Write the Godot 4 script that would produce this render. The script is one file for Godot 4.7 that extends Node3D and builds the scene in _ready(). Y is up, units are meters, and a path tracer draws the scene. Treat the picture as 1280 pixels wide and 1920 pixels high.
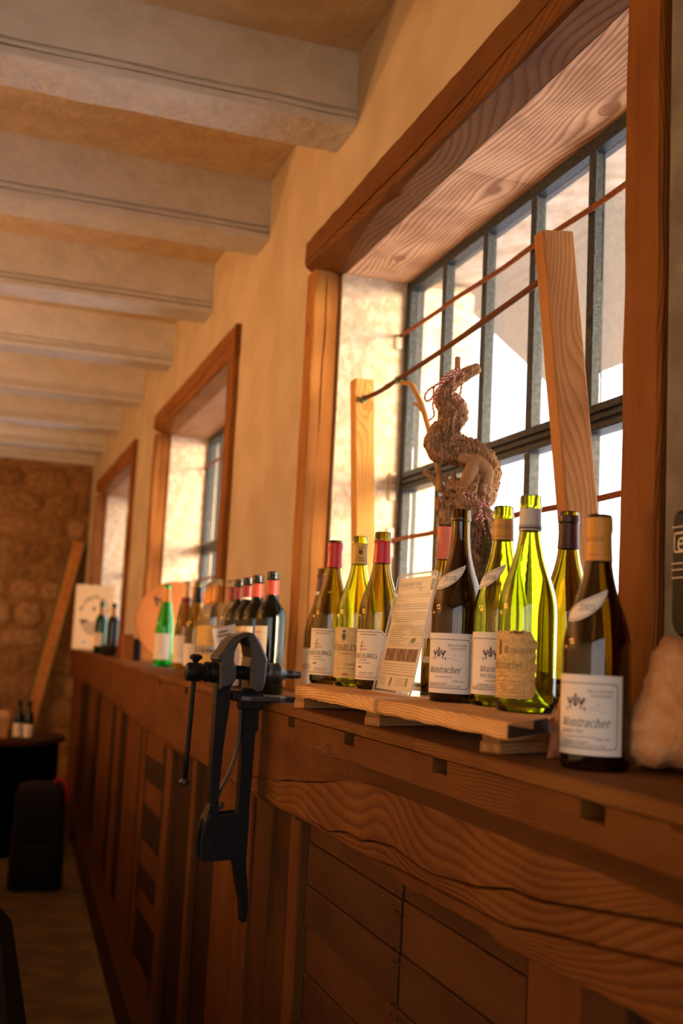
extends Node3D
# A wine room: deep timber-framed windows along a plastered wall, a ledge of old beams, bottles, a vice and a vine.

const CW := Vector3(0, 1, 0)
var used := {}
var M := {}
var rng := RandomNumberGenerator.new()

# ---------------------------------------------------------------- naming and objects
func numbered(called: String) -> String:
	if not used.has(called):
		used[called] = 0
		return called
	used[called] += 1
	return "%s_%03d" % [called, used[called]]

func tag(o: Node3D, label: String, category: String = "", group: String = "", kind: String = "") -> Node3D:
	o.set_meta("label", label)
	if category != "": o.set_meta("category", category)
	if group != "": o.set_meta("group", group)
	if kind != "": o.set_meta("kind", kind)
	return o

func thing(called: String, label: String, category: String, at := Vector3.ZERO, group := "", kind := "") -> Node3D:
	var o := Node3D.new()
	o.name = numbered(called)
	add_child(o, true)
	o.position = at
	tag(o, label, category, group, kind)
	return o

func put(called: String, mesh: Mesh, mat: Material, parent: Node3D = null, at := Vector3.ZERO) -> MeshInstance3D:
	var o := MeshInstance3D.new()
	o.mesh = mesh
	if mat != null: o.material_override = mat
	o.cast_shadow = GeometryInstance3D.SHADOW_CASTING_SETTING_ON
	if parent == null:
		o.name = numbered(called)
		add_child(o, true)
	else:
		o.name = called
		parent.add_child(o, true)
	o.position = at
	return o

# ---------------------------------------------------------------- geometry
func begin(smooth := false) -> SurfaceTool:
	var st := SurfaceTool.new()
	st.begin(Mesh.PRIMITIVE_TRIANGLES)
	st.set_smooth_group(0 if smooth else -1)
	return st

func done(st: SurfaceTool) -> ArrayMesh:
	st.generate_normals()
	return st.commit()

func tri(st: SurfaceTool, a: Vector3, b: Vector3, c: Vector3) -> void:   # counter-clockwise seen from outside
	st.set_uv(Vector2.ZERO)
	st.add_vertex(a); st.add_vertex(c); st.add_vertex(b)

func quad(st: SurfaceTool, a: Vector3, b: Vector3, c: Vector3, d: Vector3, ua := Vector2.ZERO, ub := Vector2.ZERO, uc := Vector2.ZERO, ud := Vector2.ZERO) -> void:
	st.set_uv(ua); st.add_vertex(a); st.set_uv(uc); st.add_vertex(c); st.set_uv(ub); st.add_vertex(b)
	st.set_uv(ua); st.add_vertex(a); st.set_uv(ud); st.add_vertex(d); st.set_uv(uc); st.add_vertex(c)

func box(st: SurfaceTool, lo: Vector3, hi: Vector3, ch := 0.0, xf := Transform3D.IDENTITY) -> void:
	# a box with chamfered edges
	if ch <= 0.0:
		var p := []
		for i in 8:
			p.append(xf * Vector3(hi.x if i & 1 else lo.x, hi.y if i & 2 else lo.y, hi.z if i & 4 else lo.z))
		for f in [[4, 5, 7, 6], [1, 0, 2, 3], [5, 1, 3, 7], [0, 4, 6, 2], [6, 7, 3, 2], [0, 1, 5, 4]]:
			quad(st, p[f[0]], p[f[1]], p[f[2]], p[f[3]])
		return
	var c := (lo + hi) * 0.5
	var h := (hi - lo) * 0.5
	ch = minf(ch, minf(h.x, minf(h.y, h.z)) * 0.9)
	var pts := PackedVector3Array()
	for i in 8:
		var s := Vector3(1 if i & 1 else -1, 1 if i & 2 else -1, 1 if i & 4 else -1)
		pts.append(c + s * Vector3(h.x, h.y - ch, h.z - ch))
		pts.append(c + s * Vector3(h.x - ch, h.y, h.z - ch))
		pts.append(c + s * Vector3(h.x - ch, h.y - ch, h.z))
	hull_box(st, pts, c, xf)

func hull_box(st: SurfaceTool, pts: PackedVector3Array, c: Vector3, xf: Transform3D) -> void:
	var faces := []
	for ax in 3:
		for s in 2:
			var ids := []
			for i in 8:
				if ((i >> ax) & 1) == s: ids.append(i * 3 + ax)
			faces.append([ids[0], ids[1], ids[3], ids[2]])
	for ax in 3:
		var a1 := (ax + 1) % 3
		var a2 := (ax + 2) % 3
		for s in 4:
			var b1 := (s & 1) << a1
			var b2 := ((s >> 1) & 1) << a2
			var i0 := b1 | b2
			var i1 := i0 | (1 << ax)
			faces.append([i0 * 3 + a1, i1 * 3 + a1, i1 * 3 + a2, i0 * 3 + a2])
	for i in 8:
		faces.append([i * 3, i * 3 + 1, i * 3 + 2])
	for f in faces:
		var a: Vector3 = pts[f[0]]
		var b: Vector3 = pts[f[1]]
		var d: Vector3 = pts[f[2]]
		var flip := (b - a).cross(d - a).dot((a + b + d) / 3.0 - c) < 0.0
		var ids: Array = f.duplicate()
		if flip: ids.reverse()
		if ids.size() == 4:
			quad(st, xf * pts[ids[0]], xf * pts[ids[1]], xf * pts[ids[2]], xf * pts[ids[3]])
		else:
			tri(st, xf * pts[ids[0]], xf * pts[ids[1]], xf * pts[ids[2]])

func tube(st: SurfaceTool, path: PackedVector3Array, radii, seg := 10, caps := true, flat_y := 1.0) -> void:
	var n := path.size()
	var up := Vector3.UP
	var rings := []
	var t0 := (path[1] - path[0]).normalized()
	if absf(t0.dot(up)) > 0.9: up = Vector3.RIGHT
	var side := t0.cross(up).normalized()
	for i in n:
		var t := (path[mini(i + 1, n - 1)] - path[maxi(i - 1, 0)]).normalized()
		side = (side - t * side.dot(t)).normalized()
		var nn := t.cross(side).normalized()
		var r: float = radii if radii is float else radii[i]
		var ring := PackedVector3Array()
		for k in seg:
			var a := TAU * k / seg
			ring.append(path[i] + (side * cos(a) + nn * sin(a) * flat_y) * r)
		rings.append(ring)
	skin(st, rings, caps)

func skin(st: SurfaceTool, rings: Array, caps := true) -> void:
	# joins closed rings of equal length; rings wind so that the outside is right for tube()
	var run := 0.0
	for i in rings.size() - 1:
		var A: PackedVector3Array = rings[i]
		var B: PackedVector3Array = rings[i + 1]
		var m := A.size()
		var step := (B[0] - A[0]).length()
		var v := 0.0
		for k in m:
			var j := (k + 1) % m
			var dv := (A[j] - A[k]).length()
			quad(st, A[k], A[j], B[j], B[k], Vector2(run, v), Vector2(run, v + dv), Vector2(run + step, v + dv), Vector2(run + step, v))
			v += dv
		run += step
	if caps:
		for e in 2:
			var R: PackedVector3Array = rings[0] if e == 0 else rings[-1]
			var c := Vector3.ZERO
			for p in R: c += p
			c /= R.size()
			for k in R.size():
				var j := (k + 1) % R.size()
				var uc := Vector2(0, 0)
				if e == 0:
					st.set_uv(uc); st.add_vertex(c); st.set_uv(Vector2(0, 0.02)); st.add_vertex(R[k]); st.set_uv(Vector2(0.02, 0.02)); st.add_vertex(R[j])
				else:
					st.set_uv(uc); st.add_vertex(c); st.set_uv(Vector2(0, 0.02)); st.add_vertex(R[j]); st.set_uv(Vector2(0.02, 0.02)); st.add_vertex(R[k])

func smooth_path(pts: Array, per := 6) -> PackedVector3Array:
	var out := PackedVector3Array()
	var n := pts.size()
	for i in n - 1:
		var p0: Vector3 = pts[maxi(i - 1, 0)]
		var p1: Vector3 = pts[i]
		var p2: Vector3 = pts[i + 1]
		var p3: Vector3 = pts[mini(i + 2, n - 1)]
		for k in per:
			out.append(p1.cubic_interpolate(p2, p0, p3, float(k) / per))
	out.append(pts[n - 1])
	return out

func smooth_vals(v: Array, per := 6) -> PackedFloat32Array:
	var out := PackedFloat32Array()
	for i in v.size() - 1:
		for k in per:
			out.append(lerpf(v[i], v[i + 1], smoothstep(0, 1, float(k) / per)))
	out.append(v[-1])
	return out

func lathe(st: SurfaceTool, prof: Array, seg := 48, crease := 0.75, xf := Transform3D.IDENTITY) -> void:
	# prof: Vector2(radius, height) from the bottom outwards and up; explicit normals, sharp where the profile turns hard
	var n := prof.size()
	var nr := []
	for i in n - 1:
		var d: Vector2 = (prof[i + 1] - prof[i]).normalized()
		nr.append(Vector2(d.y, -d.x))
	for i in n - 1:
		var na: Vector2 = nr[i]
		var nb: Vector2 = nr[i]
		if i > 0 and nr[i - 1].dot(nr[i]) > crease: na = (nr[i - 1] + nr[i]).normalized()
		if i < n - 2 and nr[i + 1].dot(nr[i]) > crease: nb = (nr[i + 1] + nr[i]).normalized()
		var a: Vector2 = prof[i]
		var b: Vector2 = prof[i + 1]
		for k in seg:
			var t0 := TAU * k / seg
			var t1 := TAU * (k + 1) / seg
			var e := [[a, na, t0], [b, nb, t1], [a, na, t1], [a, na, t0], [b, nb, t0], [b, nb, t1]]
			if a.x < 1e-6: e = e.slice(3)
			elif b.x < 1e-6: e = e.slice(0, 3)
			for w in e:
				var q: Vector2 = w[0]
				var m: Vector2 = w[1]
				var t: float = w[2]
				st.set_normal((xf.basis * Vector3(m.x * cos(t), m.y, -m.x * sin(t))).normalized())
				st.set_uv(Vector2(t / TAU, q.y))
				st.add_vertex(xf * Vector3(q.x * cos(t), q.y, -q.x * sin(t)))

func lathed(prof: Array, seg := 48, xf := Transform3D.IDENTITY, crease := 0.75) -> ArrayMesh:
	var st := begin()
	lathe(st, prof, seg, crease, xf)
	return st.commit()

func prism(st: SurfaceTool, poly: PackedVector2Array, depth: float, xf := Transform3D.IDENTITY, bevel := 0.0) -> void:
	# poly in the xy plane, extruded along z by +-depth/2, with an optional chamfer
	if not Geometry2D.is_polygon_clockwise(poly):
		pass
	else:
		poly = poly.duplicate(); poly.reverse()
	var inner := poly
	if bevel > 0.0:
		var off := Geometry2D.offset_polygon(poly, -bevel, Geometry2D.JOIN_MITER)
		if off.size() == 1 and off[0].size() == poly.size():
			# keep the vertex order aligned with the outline
			var best := 0
			for s in poly.size():
				if off[0][s].distance_to(poly[0]) < off[0][best].distance_to(poly[0]): best = s
			inner = PackedVector2Array()
			for s in poly.size(): inner.append(off[0][(best + s) % poly.size()])
			if Geometry2D.is_polygon_clockwise(inner): inner = poly; bevel = 0.0
		else: bevel = 0.0
	var h := depth * 0.5
	var hb := h - bevel
	var n := poly.size()
	for k in n:
		var j := (k + 1) % n
		var a := poly[k]
		var b := poly[j]
		quad(st, xf * Vector3(a.x, a.y, hb), xf * Vector3(a.x, a.y, -hb), xf * Vector3(b.x, b.y, -hb), xf * Vector3(b.x, b.y, hb))
		if bevel > 0.0:
			var c := inner[k]
			var d := inner[j]
			quad(st, xf * Vector3(a.x, a.y, hb), xf * Vector3(b.x, b.y, hb), xf * Vector3(d.x, d.y, h), xf * Vector3(c.x, c.y, h))
			quad(st, xf * Vector3(b.x, b.y, -hb), xf * Vector3(a.x, a.y, -hb), xf * Vector3(c.x, c.y, -h), xf * Vector3(d.x, d.y, -h))
	var t := Geometry2D.triangulate_polygon(inner)
	for i in range(0, t.size(), 3):
		var a := inner[t[i]]
		var b := inner[t[i + 1]]
		var c := inner[t[i + 2]]
		if (b - a).cross(c - a) < 0.0:
			var w := b; b = c; c = w
		tri(st, xf * Vector3(a.x, a.y, h), xf * Vector3(b.x, b.y, h), xf * Vector3(c.x, c.y, h))
		tri(st, xf * Vector3(a.x, a.y, -h), xf * Vector3(c.x, c.y, -h), xf * Vector3(b.x, b.y, -h))

func v2(a: Array) -> PackedVector2Array:
	var p := PackedVector2Array()
	for i in range(0, a.size(), 2): p.append(Vector2(a[i], a[i + 1]))
	return p

func at_curve(c: Array, t: float) -> float:      # piecewise linear through [t0, v0, t1, v1 ...]
	if t <= c[0]: return c[1]
	for i in range(2, c.size(), 2):
		if t <= c[i]: return lerpf(c[i - 1], c[i + 1], (t - c[i - 2]) / maxf(c[i] - c[i - 2], 1e-6))
	return c[-1]

# A timber along an axis: section(t) gives its outline at t; the picture of the grain runs along it, mirrored every `rep` metres.
func timber(sections: Array, run: PackedFloat32Array, off := Vector2.ZERO, smooth := false) -> ArrayMesh:
	var st := begin(smooth)
	var first: PackedVector3Array = sections[0]
	var vs := PackedFloat32Array([0.0])
	for k in first.size(): vs.append(vs[k] + first[k].distance_to(first[(k + 1) % first.size()]))
	for i in sections.size() - 1:
		var A: PackedVector3Array = sections[i]
		var B: PackedVector3Array = sections[i + 1]
		for k in A.size():
			var j := (k + 1) % A.size()
			var u0 := off.x + run[i]
			var u1 := off.x + run[i + 1]
			quad(st, A[k], A[j], B[j], B[k], Vector2(u0, off.y + vs[k]), Vector2(u0, off.y + vs[k + 1]), Vector2(u1, off.y + vs[k + 1]), Vector2(u1, off.y + vs[k]))
	for e in 2:
		var R: PackedVector3Array = sections[0] if e == 0 else sections[-1]
		var c := Vector3.ZERO
		for p in R: c += p
		c /= R.size()
		for k in R.size():
			var a := R[k]
			var b := R[(k + 1) % R.size()]
			var ua := Vector2((a - c).length() * 0.4, off.y + 0.1)
			if e == 0:
				st.set_uv(off); st.add_vertex(c); st.set_uv(ua); st.add_vertex(a); st.set_uv(ua + Vector2(0.01, 0.02)); st.add_vertex(b)
			else:
				st.set_uv(off); st.add_vertex(c); st.set_uv(ua + Vector2(0.01, 0.02)); st.add_vertex(b); st.set_uv(ua); st.add_vertex(a)
	st.generate_normals()
	return st.commit()

# A straight board or post from a to b with a w x d section; right = direction of its width. Edges chamfered and a little uneven.
func board(a: Vector3, b: Vector3, right: Vector3, w: float, d: float, ch := 0.003, wav := 0.0015, sd := 1, n := 0, off := Vector2(-1, -1)) -> ArrayMesh:
	var axis := (b - a).normalized()
	right = (right - axis * right.dot(axis)).normalized()
	var dep := axis.cross(right).normalized()
	var L := a.distance_to(b)
	if n == 0: n = maxi(2, int(L / 0.08))
	var r := RandomNumberGenerator.new()
	r.seed = sd
	if off.x < 0.0: off = Vector2(r.randf() * 1.3, r.randf() * 0.4)
	var nz := FastNoiseLite.new()
	nz.seed = sd; nz.frequency = 3.0
	var secs := []
	var run := PackedFloat32Array()
	for i in n + 1:
		var t := float(i) / n
		var c := a.lerp(b, t)
		var hw := w * 0.5
		var hd := d * 0.5
		var e := []
		for k in 4: e.append(nz.get_noise_2d(t * L, k * 7.3) * wav)
		var P := PackedVector3Array()
		for q in [[-hw + ch, -hd + e[0]], [hw - ch, -hd + e[0]], [hw + e[1], -hd + ch], [hw + e[1], hd - ch], [hw - ch, hd + e[2]], [-hw + ch, hd + e[2]], [-hw + e[3], hd - ch], [-hw + e[3], -hd + ch]]:
			P.append(c + right * q[0] + dep * q[1])
		secs.append(P)
		run.append(t * L)
	return timber(secs, run, off)

func _ready() -> void:
	# camera: the standing eye, a little tilted, 38 mm lens wide open
	var cam := Camera3D.new()
	cam.name = "camera"
	cam.fov = 50.51
	cam.near = 0.05
	cam.position = Vector3(0, 1.35, 0)
	cam.rotation_degrees = Vector3(7.0, -18.5, 2.84)
	add_child(cam)
	cam.current = true
	var ca := CameraAttributesPhysical.new()
	ca.exposure_aperture = 3.5
	ca.frustum_focus_distance = 1.85
	ca.frustum_focal_length = 38.16
	ca.frustum_near = 0.05
	ca.frustum_far = 200.0
	cam.attributes = ca
	cam.fov = 50.51
	# sky and exposure
	var env := Environment.new()
	env.background_mode = Environment.BG_SKY
	var sm := ProceduralSkyMaterial.new()
	sm.sky_top_color = Color(0.78, 0.86, 1.0)
	sm.sky_horizon_color = Color(1.0, 0.98, 0.95)
	sm.ground_horizon_color = Color(0.9, 0.86, 0.8)
	sm.ground_bottom_color = Color(0.6, 0.56, 0.5)
	sm.sun_angle_max = 20.0
	sm.energy_multiplier = SKY
	var sky := Sky.new()
	sky.sky_material = sm
	env.sky = sky
	env.tonemap_mode = Environment.TONE_MAPPER_LINEAR
	env.tonemap_exposure = 1.0
	env.sdfgi_enabled = true
	env.ssao_enabled = true
	env.ssil_enabled = true
	var we := WorldEnvironment.new()
	we.name = "world"
	we.environment = env
	add_child(we)
	# the low evening sun, almost along the wall
	var sun := DirectionalLight3D.new()
	sun.name = "sun"
	sun.basis = Basis.looking_at(Vector3(-1.0, -0.262, -2.1))
	sun.light_color = Color(1.0, 0.87, 0.70)
	sun.light_energy = SUN
	sun.light_angular_distance = 25.0
	sun.shadow_enabled = true
	add_child(sun)
	materials()
	shell()
	for k in 3: window(k)
	ledge()
	wainscot()
	lamps()
	pallet()
	bottles()
	sign_stand()
	vice()
	vine()
	stones()
	far_corner()
	smalls()

# ---------------------------------------------------------------- pictures of surfaces (grain, stains, relief)
func mix3(a: Color, b: Color, t: float) -> Color: return a.lerp(b, clampf(t, 0.0, 1.0))

# Sawn softwood: grain along u. lu x lv metres; knots are [u, v, radius]. Returns [colour, relief].
func wood_pic(w: int, h: int, lu: float, lv: float, light: Color, dark: Color, lines: float, knots: Array, sd: int, wander: float, contrast := 1.0, spread := 18.0) -> Array:
	var nz := FastNoiseLite.new(); nz.seed = sd; nz.frequency = 1.0; nz.fractal_octaves = 2
	var fib := FastNoiseLite.new(); fib.seed = sd + 5; fib.frequency = 0.02; fib.fractal_octaves = 3
	var fi := fib.get_image(512, 512)
	var blot := FastNoiseLite.new(); blot.seed = sd + 9; blot.frequency = 0.012; blot.fractal_octaves = 4
	var bi := blot.get_image(256, 256)
	var fd := fi.get_data()
	var bd := bi.get_data()
	var fs := fi.get_data().size() / (512 * 512)
	var bs := bi.get_data().size() / (256 * 256)
	var col := PackedByteArray(); col.resize(w * h * 3)
	var rel := PackedByteArray(); rel.resize(w * h)
	# the wander of the grain on a coarse net
	var gw := 65
	var gh := 33
	var net := PackedFloat32Array(); net.resize(gw * gh)
	for j in gh:
		for i in gw:
			net[j * gw + i] = nz.get_noise_2d(i / 64.0 * lu * 1.6, j / 32.0 * lv * 5.0) * wander + nz.get_noise_2d(i / 64.0 * lu * 0.5 + 50.0, j / 32.0 * lv * 2.0) * wander * 2.2
	for y in h:
		var v := (y + 0.5) / h * lv
		var gy := (y + 0.5) / h * 32.0
		var j0 := mini(int(gy), 31)
		var fy := gy - j0
		for x in w:
			var u := (x + 0.5) / w * lu
			var gx := (x + 0.5) / w * 64.0
			var i0 := mini(int(gx), 63)
			var fx := gx - i0
			var k0 := j0 * gw + i0
			var wn := lerpf(lerpf(net[k0], net[k0 + 1], fx), lerpf(net[k0 + gw], net[k0 + gw + 1], fx), fy)
			var f := v + wn
			var kn := 0.0
			for k in knots:
				var du: float = (u - k[0])
				var dv: float = (v - k[1])
				var r: float = k[2]
				var e := du * du / (spread * r * r) + dv * dv / (spread * 0.28 * r * r)
				if e < 8.0:
					f += -dv * exp(-e * 1.3) * 1.0
					var rr := sqrt(du * du / 2.2 + dv * dv) / r
					if rr < 1.25: kn = maxf(kn, smoothstep(1.25, 0.85, rr) * (0.75 + 0.25 * sin(rr * 16.0)))
			var ph := f * lines
			var fr := ph - floorf(ph)
			var ring := pow(fr / 0.74, 2.4) if fr < 0.74 else 1.0 - smoothstep(0.74, 1.0, fr)   # slow rise into the dark late wood, then a quick fall
			var fi0 := (int(v * 2500.0) & 511) * 512
			var fb := lerpf(fd[(fi0 + ((x >> 3) & 511)) * fs], fd[(fi0 + (((x >> 3) + 1) & 511)) * fs], (x & 7) / 8.0) / 128.0 - 1.0
			var bl := (bd[((int(v * 420.0) & 255) * 256 + ((x >> 2) & 255)) * bs] - 128) / 128.0
			var t := clampf((ring * 0.75 + 0.10 + fb * 0.13 + bl * 0.42) * contrast + kn * 0.8, 0.0, 1.0)
			var c := (y * w + x) * 3
			col[c] = int(255.0 * lerpf(light.r, dark.r, t))
			col[c + 1] = int(255.0 * lerpf(light.g, dark.g, t))
			col[c + 2] = int(255.0 * lerpf(light.b, dark.b, t))
			rel[y * w + x] = int(clampf(150.0 - ring * 80.0 + fb * 22.0 - kn * 30.0, 0.0, 255.0))
	return [ImageTexture.create_from_image(Image.create_from_data(w, h, false, Image.FORMAT_RGB8, col)), ImageTexture.create_from_image(Image.create_from_data(w, h, false, Image.FORMAT_L8, rel))]

func wood(pic: Array, lu: float, lv: float, tint: Color, rough := 0.75, relief := 0.15) -> StandardMaterial3D:
	var m := StandardMaterial3D.new()
	m.albedo_texture = pic[0]
	m.albedo_color = tint
	m.roughness = rough
	m.metallic_specular = 0.3
	m.heightmap_enabled = true
	m.heightmap_texture = pic[1]
	m.heightmap_scale = relief
	m.uv1_scale = Vector3(1.0 / lu, 1.0 / lv, 1.0)
	return m

func noise_tex(freq: float, oct: int, sd: int, stops: Array, size := 512, cellular := false) -> NoiseTexture2D:
	var n := FastNoiseLite.new()
	n.seed = sd
	n.frequency = freq
	n.fractal_octaves = oct
	if cellular:
		n.noise_type = FastNoiseLite.TYPE_CELLULAR
	var t := NoiseTexture2D.new()
	t.width = size; t.height = size
	t.seamless = true
	t.noise = n
	if not stops.is_empty():
		var g := Gradient.new()
		g.offsets = PackedFloat32Array(); g.colors = PackedColorArray()
		var o := PackedFloat32Array()
		var c := PackedColorArray()
		for s in stops: o.append(s[0]); c.append(s[1])
		g.offsets = o; g.colors = c
		t.color_ramp = g
	return t

func plaster(c1: Color, c2: Color, per_m: float, relief: float, sd: int, freq := 0.012, rough := 0.95) -> StandardMaterial3D:
	var m := StandardMaterial3D.new()
	m.albedo_texture = noise_tex(freq, 5, sd, [[0.25, c1], [0.75, c2]])
	m.roughness = rough
	m.metallic_specular = 0.25
	m.heightmap_enabled = true
	m.heightmap_texture = noise_tex(0.035, 4, sd + 3, [])
	m.heightmap_scale = relief
	m.uv1_triplanar = true
	m.uv1_world_triplanar = true
	m.uv1_scale = Vector3.ONE * per_m
	return m

func plain(c: Color, rough := 0.6, metal := 0.0, spec := 0.5) -> StandardMaterial3D:
	var m := StandardMaterial3D.new()
	m.albedo_color = c
	m.roughness = rough
	m.metallic = metal
	m.metallic_specular = spec
	return m

func mottled(c1: Color, c2: Color, per_m: float, relief: float, sd: int, rough := 0.7, metal := 0.0, freq := 0.02) -> StandardMaterial3D:
	var m := plaster(c1, c2, per_m, relief, sd, freq, rough)
	m.uv1_world_triplanar = false
	m.metallic = metal
	return m

func glass(c: Color) -> StandardMaterial3D:
	var m := StandardMaterial3D.new()
	m.albedo_color = Color(c.r, c.g, c.b, 0.0)
	m.roughness = 0.0
	m.metallic_specular = 0.5
	m.refraction_enabled = true
	m.refraction_scale = 0.05
	return m

func L(r: float, g: float, b: float) -> Color: return Color(r, g, b).linear_to_srgb()   # a colour given in linear values

func materials() -> void:
	var old := wood_pic(2048, 1024, 2.4, 0.6, Color(0.95, 0.86, 0.74), Color(0.72, 0.57, 0.43), 260.0, [[0.5, 0.12, 0.012], [1.15, 0.42, 0.016], [1.9, 0.2, 0.010], [2.2, 0.5, 0.014], [0.25, 0.36, 0.009], [1.5, 0.08, 0.008]], 11, 0.016)
	var sawn := wood_pic(1024, 512, 1.6, 0.6, Color(0.95, 0.87, 0.75), Color(0.82, 0.68, 0.53), 170.0, [[0.35, 0.11, 0.013], [0.9, 0.37, 0.010], [1.3, 0.2, 0.012]], 23, 0.03)
	# the plank over the window: three knots in a row, wide wandering rings
	var plank := wood_pic(2048, 256, 1.64, 0.30, Color(0.95, 0.835, 0.715), Color(0.66, 0.51, 0.41), 62.0, [[0.24, 0.135, 0.016], [0.755, 0.165, 0.015], [1.19, 0.198, 0.019]], 31, 0.03, 1.0, 60.0)
	M.old = old; M.sawn = sawn
	M.beam = wood(old, 2.4, 0.6, Color(0.49, 0.335, 0.15), 0.72, 0.35)
	M.ledge = wood(old, 2.4, 0.6, Color(0.54, 0.40, 0.215), 0.7, 0.25)
	M.wains = wood(old, 2.4, 0.6, Color(0.345, 0.235, 0.105), 0.72, 0.2)
	M.wains2 = wood(old, 2.4, 0.6, Color(0.47, 0.32, 0.14), 0.72, 0.2)  # lighter copy of wains: lit look of the battens put into the colour
	M.wains3 = wood(old, 2.4, 0.6, Color(0.23, 0.155, 0.085), 0.75, 0.2)
	M.wains4 = wood(old, 2.4, 0.6, Color(0.39, 0.265, 0.12), 0.72, 0.2)
	M.frame = wood(old, 2.4, 0.6, Color(0.76, 0.575, 0.33), 0.65, 0.25)
	M.frame2 = wood(old, 2.4, 0.6, Color(0.62, 0.44, 0.22), 0.65, 0.25)
	M.header = wood(old, 2.4, 0.6, Color(0.50, 0.36, 0.195), 0.7, 0.3)
	M.lintel = wood(plank, 1.64, 0.30, Color(1.0, 0.93, 0.87), 0.75, 0.15)
	M.lintel2 = wood(sawn, 1.6, 0.6, Color(0.75, 0.62, 0.54), 0.75, 0.2)
	M.stick = wood(sawn, 1.6, 0.6, Color(0.93, 0.76, 0.50), 0.7, 0.1)
	M.stick2 = wood(sawn, 1.6, 0.6, Color(0.80, 0.64, 0.48), 0.7, 0.12)
	M.pallet = wood(old, 2.4, 0.6, Color(1.0, 0.88, 0.68), 0.75, 0.3)
	M.block = wood(sawn, 1.6, 0.6, Color(0.80, 0.66, 0.48), 0.75, 0.1)
	M.wall = plaster(Color(0.73, 0.66, 0.555), Color(0.78, 0.71, 0.61), 0.5, 0.25, 41)
	M.paint = plaster(Color(0.83, 0.82, 0.815), Color(0.87, 0.86, 0.86), 1.2, 0.3, 43)
	M.wall_shade = plaster(Color(0.46, 0.44, 0.41), Color(0.54, 0.52, 0.49), 1.5, 0.3, 44)  # darker grey that paints the shade beside the right post
	M.ceil = plaster(Color(0.82, 0.72, 0.58), Color(0.86, 0.77, 0.63), 1.2, 0.3, 45)
	M.reveal = plaster(Color(0.82, 0.74, 0.63), Color(0.91, 0.86, 0.78), 1.8, 0.4, 47, 0.02)
	M.outer = plaster(Color(0.74, 0.67, 0.59), Color(0.85, 0.80, 0.74), 1.2, 0.3, 49, 0.016)
	M.concrete = plaster(Color(0.55, 0.525, 0.49), Color(0.64, 0.61, 0.57), 2.5, 0.2, 51, 0.03)
	M.mortar = plaster(Color(0.52, 0.38, 0.23), Color(0.60, 0.45, 0.28), 1.5, 0.8, 53)
	M.rubble = []
	for k in 4:
		M.rubble.append(plaster([Color(0.52, 0.38, 0.23), Color(0.56, 0.41, 0.25), Color(0.47, 0.33, 0.20), Color(0.58, 0.44, 0.29)][k], [Color(0.62, 0.47, 0.30), Color(0.65, 0.50, 0.33), Color(0.57, 0.42, 0.26), Color(0.70, 0.55, 0.39)][k], 2.0, 1.0, 60 + k))
	M.floor = plaster(Color(0.44, 0.375, 0.25), Color(0.54, 0.465, 0.32), 0.8, 0.2, 71, 0.01, 0.6)
	M.ground = plaster(Color(0.88, 0.86, 0.83), Color(0.94, 0.92, 0.89), 0.8, 0.3, 73)
	M.steel = mottled(Color(0.19, 0.215, 0.235), Color(0.26, 0.285, 0.305), 6.0, 0.05, 81, 0.45, 0.1)
	M.rust = mottled(Color(0.42, 0.24, 0.15), Color(0.60, 0.36, 0.22), 12.0, 0.1, 83, 0.85)
	M.iron = mottled(Color(0.12, 0.12, 0.125), Color(0.17, 0.165, 0.16), 20.0, 0.03, 85, 0.42, 0.5)
	M.ironb = mottled(Color(0.26, 0.255, 0.25), Color(0.34, 0.33, 0.32), 22.0, 0.03, 87, 0.38, 0.75)
	M.limestone = mottled(Color(0.88, 0.61, 0.37), Color(0.95, 0.74, 0.52), 4.0, 0.12, 89, 0.9)
	M.bark = mottled(Color(0.46, 0.33, 0.23), Color(0.84, 0.68, 0.53), 9.0, 0.15, 91, 0.9)
	M.bark.uv1_scale = Vector3(22, 4, 22)
	M.barkdry = mottled(Color(0.62, 0.48, 0.35), Color(0.74, 0.60, 0.46), 18.0, 0.2, 93, 0.85)
	M.cane = mottled(Color(0.36, 0.22, 0.14), Color(0.52, 0.34, 0.22), 20.0, 0.1, 95, 0.7)
	M.caneB = mottled(Color(0.68, 0.50, 0.30), Color(0.80, 0.62, 0.40), 20.0, 0.1, 97, 0.7)
	M.pane = plain(Color(1, 1, 1, 0.03), 0.02)
	M.pane.transparency = BaseMaterial3D.TRANSPARENCY_ALPHA
	M.ink = plain(Color(0.10, 0.09, 0.09), 0.8)
	M.inkg = plain(Color(0.38, 0.34, 0.31), 0.8)
	M.inkr = plain(Color(0.50, 0.16, 0.13), 0.8)
	M.inko = plain(Color(0.72, 0.36, 0.18), 0.8)
	M.inkb = plain(Color(0.16, 0.33, 0.50), 0.7)
	M.gold = plain(Color(0.42, 0.28, 0.13), 0.7)
	M.paper = plain(Color(0.97, 0.93, 0.87), 0.75)
	M.cream = plain(Color(0.96, 0.90, 0.78), 0.75)
	M.yellow = plain(Color(0.87, 0.74, 0.42), 0.75)
	M.gpaper = mottled(Color(0.85, 0.72, 0.48), Color(0.90, 0.80, 0.58), 8.0, 0.02, 99, 0.8)
	M.parch = mottled(Color(0.80, 0.64, 0.38), Color(0.90, 0.78, 0.54), 12.0, 0.05, 101, 0.8)
	for k in ["paper", "cream", "yellow", "gpaper", "parch"]:
		M[k].backlight_enabled = true
		M[k].backlight = Color(0.25, 0.23, 0.19)
		M[k].cull_mode = BaseMaterial3D.CULL_DISABLED

# ---------------------------------------------------------------- the room
const WX := 0.885        # face of the plaster
const SILL := 1.2225
const SKY := 4.4
const SUN := 5.0
const LAMP := 1.15
const OPEN := [[-1.325, -2.905], [-4.04, -5.75], [-6.74, -8.62]]

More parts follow.
